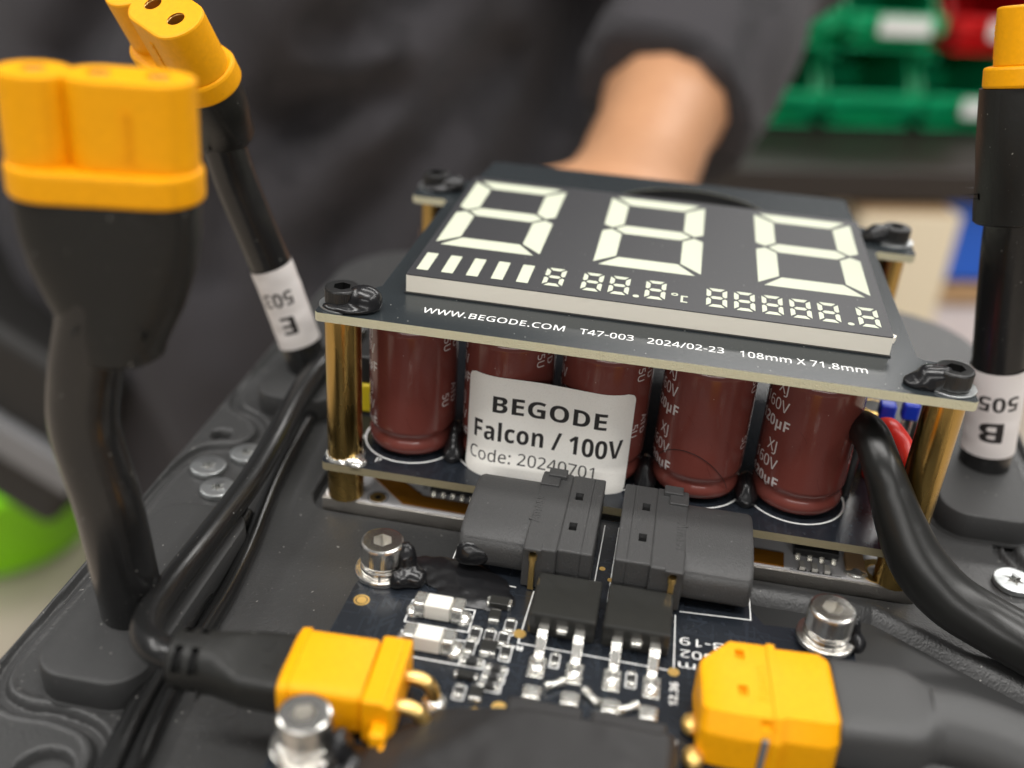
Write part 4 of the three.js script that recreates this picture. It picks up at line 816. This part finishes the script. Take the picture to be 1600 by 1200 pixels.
// ---------- the three phase cables with yellow three pole plugs ----------
function wrapTex(lines) {
  return canvasTex(1024, 512, (c, w, h) => {
    c.fillStyle = '#dcd6d3'; c.fillRect(0, 0, w, h);
    for (let i = 0; i < 4000; i++) { c.fillStyle = `rgba(180,172,168,0.10)`; c.fillRect(rnd() * w, rnd() * h, 3, 3); }
    c.fillStyle = '#201c1c';
    for (const [s, x, y, size, f, sx] of lines) { c.save(); c.translate(x, y); c.rotate(Math.PI); c.scale(sx, 1); c.font = `${f} ${size}px sans-serif`; c.textAlign = 'center'; c.textBaseline = 'middle'; c.fillText(s, 0, 0); c.restore(); }
  });
}
function phaseCable({ name, label, path, r, flange, up, along, boot, wrap, size = [1, 1, 1] }) {
  const t = thing(name, label, 'cable', [0, 0, 0]);
  part('insulation', sweep(path, r, 110, 28), M.cable, t);
  // frame of the plug: y along the plug, x along its long side
  const y = V(...up).normalize(), x = V(...along).addScaledVector(y, -V(...along).dot(y)).normalize(), z = x.clone().cross(y);
  const m = new THREE.Matrix4().makeBasis(x, y, z).setPosition(...flange);
  const put = (g) => g.applyMatrix4(m);
  m.scale(V(...size));
  const [bl, wide, deep, neck] = boot; // length, half width, half depth, neck radius
  const S8 = (yy, a, b, e) => superRing(yy, a, b, e, 56);
  part('boot', put(cut(loft([S8(-bl, neck, neck, 2), S8(-bl + 0.5, neck + 0.7, neck + 0.5, 2), S8(-bl * 0.9, neck + 1.2, neck + 0.6, 2), S8(-bl * 0.66, lerp(neck, wide, 0.58), lerp(neck, deep, 0.6), 2.2), S8(-bl * 0.42, lerp(neck, wide, 0.86), deep, 2.5), S8(-bl * 0.22, wide * 0.98, deep, 2.9), S8(0, wide, deep, 3)]), [-0.5, 0.5].map((q) => cyl(0, 0, 0, 0.75, 3, 20).rotateX(Math.PI / 2).translate(q * wide * 0.8, -bl * 0.78, neck + 0.9)))), M.boot, t);
  const st = (a, b) => { const o = []; for (let i = 0; i <= 20; i++) { const q = -Math.PI / 2 + i / 20 * Math.PI; o.push([a - b + b * Math.cos(q), b * Math.sin(q)]); } for (let i = 0; i <= 20; i++) { const q = Math.PI / 2 + i / 20 * Math.PI; o.push([-a + b + b * Math.cos(q), b * Math.sin(q)]); } return o; };
  part('flange', put(toCreasedNormals(slab(st(13.2, 6.4), 0, 4.2, [], 0.6), 0.3)), M.yellow, t);
  const circle = (cx) => ring(cx, 0, 2.05, 28), b = 4.9;
  const pair = []; for (let i = 0; i <= 20; i++) { const q = -Math.PI / 2 + i / 20 * Math.PI; pair.push([7.8 + b * Math.cos(q), b * Math.sin(q)]); } for (let i = 0; i <= 20; i++) { const q = Math.PI / 2 + i / 20 * Math.PI; pair.push([0.4 + b * Math.cos(q), b * Math.sin(q)]); }
  part('pole_housing', put(toCreasedNormals(slab(pair, 4.0, 11.2, [circle(0.2), circle(7.8)], 0.45), 0.3)), M.yellow, t);
  part('pole_housing', put(toCreasedNormals(slab(ring(-8, 0, b, 44), 4.0, 11.2, [circle(-8)], 0.45), 0.3)), M.yellow, t);
  part('web', put(box(-4, 7.6, 0, 6, 8, 4.6, 0.3)), M.yellow, t);
  for (const cx of [-8, 0.2, 7.8]) part('contact_tube', put(lathe([[1.6, 5], [1.6, 14.7], [1.8, 14.95], [2.04, 14.7], [2.04, 5]], 32).translate(cx, 0, 0)), M.gold, t);
  part('emboss', put(flatText('Amass', 0, 0, 6.4, 1.5, 0, 0.16, fontBold).rotateX(Math.PI / 2).rotateZ(Math.PI / 2).translate(5.0, 5.6, b + 0.02)), M.yellow, t);
  if (wrap) {
    const c = new THREE.CatmullRomCurve3(path.map((p) => V(...p)), false, 'centripetal'), seg = [], n = 48;
    const k = 40, [t0, t1] = wrap.span, pos = [], uv = [], idx = [], f0 = V(0, 0, 1);
    for (let i = 0; i <= k; i++) {
      const q = lerp(t0, t1, i / k), p = c.getPointAt(q), d = c.getTangentAt(q), e1 = f0.clone().addScaledVector(d, -f0.dot(d)).normalize(), e2 = d.clone().cross(e1);
      for (let j = 0; j <= n; j++) { const a = j / n * Math.PI * 2 + Math.PI, R = r + 0.22 + 0.1 * noise(i * 0.22, j * 0.14, r); const w = p.clone().addScaledVector(e1, Math.cos(a) * R).addScaledVector(e2, Math.sin(a) * R); pos.push(w.x, w.y, w.z); uv.push(j / n, i / k); }
    }
    for (let i = 0; i < k; i++) for (let j = 0; j < n; j++) { const a = i * (n + 1) + j, b2 = a + n + 1; idx.push(a, a + 1, b2, b2, a + 1, b2 + 1); }
    const g = new THREE.BufferGeometry();
    g.setAttribute('position', new THREE.Float32BufferAttribute(pos, 3)); g.setAttribute('uv', new THREE.Float32BufferAttribute(uv, 2)); g.setIndex(idx); g.computeVertexNormals();
    const mesh = part('paper_wrap', g, new THREE.MeshPhysicalMaterial({ map: wrapTex(wrap.lines), roughness: 0.5, side: THREE.DoubleSide }), t, true);
    mesh.userData.label = wrap.label;
  }
  return t;
}
phaseCable({
  name: 'phase_cable', label: 'nearest upright cable on the left with a large blurred yellow plug', r: 4.75,
  path: [[-70.5, -38, 76], [-70.4, -29, 77], [-70.9, -14, 78], [-72.6, -1.5, 78], [-71.4, 6, 78], [-68.8, 15, 78], [-68, 20, 78]],
  flange: [-65.4, 31.8, 76.5], up: [0.03, 1, -0.02], along: [0.96, 0.03, -0.27], boot: [22.5, 12.5, 6.3, 5.6], size: [0.885, 0.97, 0.9],
});
phaseCable({
  name: 'phase_cable', label: 'upright cable behind on the left, leaning, with white label and yellow plug', r: 4.35,
  path: [[-71.6, -38, -6], [-72.6, -33.7, -6], [-75.4, -24.7, -6], [-78.4, -14, -5], [-82.1, -2.6, -4], [-85.0, 6.9, -3], [-86.6, 17, -1]],
  flange: [-89.5, 29.4, 3.8], up: [-0.145, 0.86, 0.49], along: [0.817, -0.211, 0.536], boot: [17, 12.2, 6.2, 5.6],
  wrap: { span: [0.15, 0.48], label: 'white paper label with upside-down digits and letter', lines: [['503', 540, 175, 120, 'bold', 1.3], ['E', 560, 350, 170, 'bold', 1.6]] },
});
phaseCable({
  name: 'phase_cable', label: 'upright cable at the right edge with white label and yellow plug', r: 5.0,
  path: [[73.6, -38, -7.5], [73.0, -31, -7.5], [70.8, -16.5, -7.5], [67.6, 0, -7.5], [65.4, 12, -7.5], [64.4, 20, -7.5]],
  flange: [59.8, 39.4, -7.5], up: [-0.15, 0.97, -0.2], along: [-0.27, 0.16, 0.94], boot: [27.5, 12.6, 7.0, 6.2], size: [1, 0.86, 1],
  wrap: { span: [0.10, 0.42], label: 'white paper label with upside-down digits and letter', lines: [['505', 500, 175, 120, 'bold', 1.3], ['B', 480, 350, 170, 'bold', 1.7]] },
});

// ---------- person at the back ----------
{
  const t = thing('person', 'person in a dark grey sweater, one bare forearm reaching behind the board', 'person', [0, 0, 0]);
  // forearm, wrist and hand: the hand rests on the back edge of the body behind the display
  const elbow = [10, 6, -464], cuff = [-6, -37, -318], wrist = [-15, -54, -215], palm = [-17, -50, -168], shoulder = [-10, 270, -560];
  const arm = (p) => smin(smin(sdSeg(p, elbow, cuff, 38, 29), sdSeg(p, cuff, wrist, 28, 24), 18), smin(sdSeg(p, shoulder, elbow, 42, 38), sdEll(p, [-235, -60, -570], [130, 380, 70]), 20), 24);
  const fingers = [[-32, 22], [-16, 28], [2, 27], [18, 20]].map(([dx, l]) => [[palm[0] + dx * 0.9, -44, -148], [palm[0] + dx, -37, -148 + l], [palm[0] + dx, -38.5, -148 + l * 1.55], [palm[0] + dx, -41, -148 + l * 1.9]]);
  const hand = (p) => {
    let d = smin(sdSeg(p, wrist, [palm[0], palm[1], palm[2]], 25, 20), smin(sdEll(p, [palm[0] - 4, palm[1] + 3, palm[2] + 8], [36, 13, 30]), sdSeg(p, [palm[0] - 26, -50, -165], [palm[0] - 46, -48, -140], 12, 9), 10), 14);
    d = smin(d, sdSeg(p, [palm[0] - 46, -48, -140], [palm[0] - 50, -44, -116], 9, 7.5), 4);
    for (const f of fingers) for (let i = 0; i < 3; i++) d = smin(d, sdSeg(p, f[i], f[i + 1], 8.8 - i * 0.6, 8.2 - i * 0.6), 2.5);
    return d;
  };
  part('body', [march((p) => Math.max(arm(p), p[2] + 214), [-400, -480, -640], [110, 330, -200], 13), march((p) => Math.max(hand(p), -p[2] - 222), [-90, -90, -222], [50, -10, -80], 3.2)], M.skin, t);
  // sweater: torso, upper arm and sleeve down to the cuff, with draped folds
  const creases = [[[-63, 6], [-75, -52], [-88, -110]], [[-158, -64], [-191, -74], [-222, -92]], [[-104, -50], [-151, -108], [-196, -166]], [[-250, -124], [-262, -175]], [[-149, -8], [-180, -34]], [[-307, -20], [-345, -70]]];
  const crease = (p) => { let q = 0; for (const l of creases) for (let i = 0; i + 1 < l.length; i++) { const d = sdSeg([p[0], p[1], 0], [...l[i], 0], [...l[i + 1], 0], 0, 0); q = Math.max(q, Math.exp(-((d / 17) ** 2))); } return 34 * q; };
  const fold = (p) => crease(p) + 16 * Math.sin((p[0] * 0.9 + p[1] * 0.55) / 26 + 2.2 * noise(p[0] / 120, p[1] / 120, p[2] / 120)) * sstep(-420, -100, p[0]) + 20 * noise(p[0] / 70, p[1] / 110, p[2] / 70) + 5 * noise(p[0] / 26, p[1] / 34, p[2] / 26);
  const sweater = (p) => {
    const torso = sdEll(p, [-262, -110, -530], [256, 640, 190]) * 1.2;
    const sleeve = smin(sdSeg(p, [-14, 280, -560], [14, 30, -480], 76, 66), sdSeg(p, [12, 12, -470], [-7, -42, -296], 62, 39), 30);
    const cut = ((p[0] + 6) * -0.12 + (p[1] + 44) * -0.42 + (p[2] + 300) * 0.9); // the cuff
    return smin(torso + fold(p) * 0.8, Math.max(sleeve + fold(p) * 0.35, cut), 12);
  };
  part('sweater', march((p) => sweater(p), [-540, -560, -740], [160, 360, -240], 11), M.cloth, t);
}

// ---------- shelf with small parts bins ----------
const RACK = new THREE.Matrix4().makeRotationY(0.31).setPosition(30, -216, -950);
const rackAt = (x, y, z) => V(x, y, z).applyMatrix4(RACK).toArray();
function inRack(o) { o.rotation.y = 0.31; return o; }
{
  const s = inRack(thing('wall_shelf', 'dark brown shelf under the plastic bins at the back right', 'shelf', rackAt(0, 0, 0)));
  part('board', box(130, -18, -40, 700, 34, 330, 3), M.shelf, s);
  part('back_panel', box(130, -120, -215, 760, 900, 18, 2), M.wallDark, s);
  part('lower_board', box(130, -420, -60, 700, 26, 300, 3), M.shelf, s);
}
function bin(x, y, mat, label, paper) {
  const t = inRack(thing('storage_bin', label, 'storage bin', rackAt(x, y, 0), 'plastic parts bins on the shelf'));
  const W = 106, H = 78, D = 150;
  const side = (sx) => new THREE.ExtrudeGeometry(shapeOf([[24, 0], [D, 0], [D, H], [44, H], [12, 35], [-6, 26]]), { depth: 3.4, bevelEnabled: false }).rotateY(Math.PI / 2).translate(sx * (W / 2 - 1.7) - 1.7, 0, -20);
  part('side_wall', side(-1), mat, t); part('side_wall', side(1), mat, t);
  part('bottom', box(0, 1.6, -95, W - 8, 3, D, 0.5), mat, t);
  part('back_wall', box(0, H / 2, -168, W - 7, H, 3, 0.5), mat, t);
  const lip = (z0, z1) => [[-W * 0.3, 0, z0], [W * 0.3, 0, z0], [W * 0.5, 20, z1], [W * 0.5, 35, z1 + 2], [-W * 0.5, 35, z1 + 2], [-W * 0.5, 20, z1]];
  part('front_lip', loft([lip(-42, -16), lip(-38, -11)]), mat, t);
  part('rim', [box(-W / 2 + 1.7, H - 2, -88, 6, 4, 130, 1), box(W / 2 - 1.7, H - 2, -88, 6, 4, 130, 1), box(0, 35, -14, W, 5, 7, 1.5)], mat, t);
  if (paper) part('label_card', box(0, 0, 0, 58, 19, 1.2, 0.3).rotateX(-0.1).translate(paper, 26, -9.2), M.paper, t);
  part('contents', box(0, 8, -95, W - 14, 10, 120, 4), M.blackCase, t);
}
bin(72, 4, M.binGreen, 'green bin of the lower row, nearest the sleeve', 0);
bin(186, 4, M.binGreen, 'green bin in the middle of the lower row, without label', 0);
bin(300, 4, M.binGreen, 'green bin of the lower row beside the right cable, white label', 18);
bin(72, 88, M.binGreen, 'green bin of the upper row half hidden by the sleeve', 0);
bin(192, 88, M.binGreen, 'green bin of the upper row with white label', 8);
bin(312, 88, M.binRed, 'red bin of the upper row with white label', 14);
bin(192, 172, M.binGreen, 'green bin of the topmost row over the labelled green one', 0);
bin(312, 172, M.binRed, 'red bin of the topmost row', 0);
{
  const c = inRack(thing('carton', 'tall cream carton under the shelf, left of the blue box', 'box', rackAt(176, -330, 98)));
  part('side', box(0, 144, 0, 108, 288, 84, 2), M.carton, c); part('top_flap', box(-4, 289, 0, 100, 3, 78, 1), M.cartonTan, c);
  const b = inRack(thing('blue_box', 'blue box under the shelf, beside the right upright cable', 'box', rackAt(284, -130, 60)));
  part('side', box(0, 44, 0, 96, 88, 80, 3), M.cartonBlue, b); part('lid_edge', box(0, 90, 0, 100, 4, 84, 1.5), M.cartonBlue, b);
  const w = inRack(thing('wooden_tray', 'tan wooden tray under the blue box', 'tray', rackAt(288, -154, 60)));
  part('bottom', box(0, 4, 0, 112, 8, 90, 1), M.cartonTan, w); part('front_edge', box(0, 11, 44, 112, 22, 6, 1), M.cartonTan, w);
  const p = inRack(thing('pale_package', 'pale pinkish package below the wooden tray', 'package', rackAt(288, -330, 60)));
  part('wrapping', box(0, 86, 0, 112, 172, 84, 14), M.bag, p); part('seam', box(0, 86, 42, 5, 164, 3, 1), M.bag, p);
}

// ---------- floor, lime tub, black case with grey rail ----------
{
  const f = part('floor', box(0, -610, -600, 6000, 20, 6000, 0), M.floor); f.userData.kind = 'structure';
  const t = thing('plastic_tub', 'lime green plastic tub on the floor at the left', 'tub', [-632, -600, -575]);
  part('shell', smoothLathe([[0, 0], [86, 0], [96, 8], [118, 96], [122, 100], [116, 101], [112, 96], [92, 10], [0, 8]], 48, 0.6), M.lime, t);
  part('rim', new THREE.TorusGeometry(120, 5, 12, 48).rotateX(Math.PI / 2).translate(0, 100, 0), M.lime, t);
  const c = thing('black_case', 'black case with a grey slanted edge, at the far left behind the nearest cable', 'case', [-446, -278, -380]);
  c.rotation.set(0, 0, -0.5);
  part('casing', box(0, 6, 0, 200, 130, 110, 10), M.blackCase, c);
  part('edge_rail', box(2, 0, 58, 202, 26, 10, 3), M.greyMetal, c);
}

renderer.render(scene, camera);
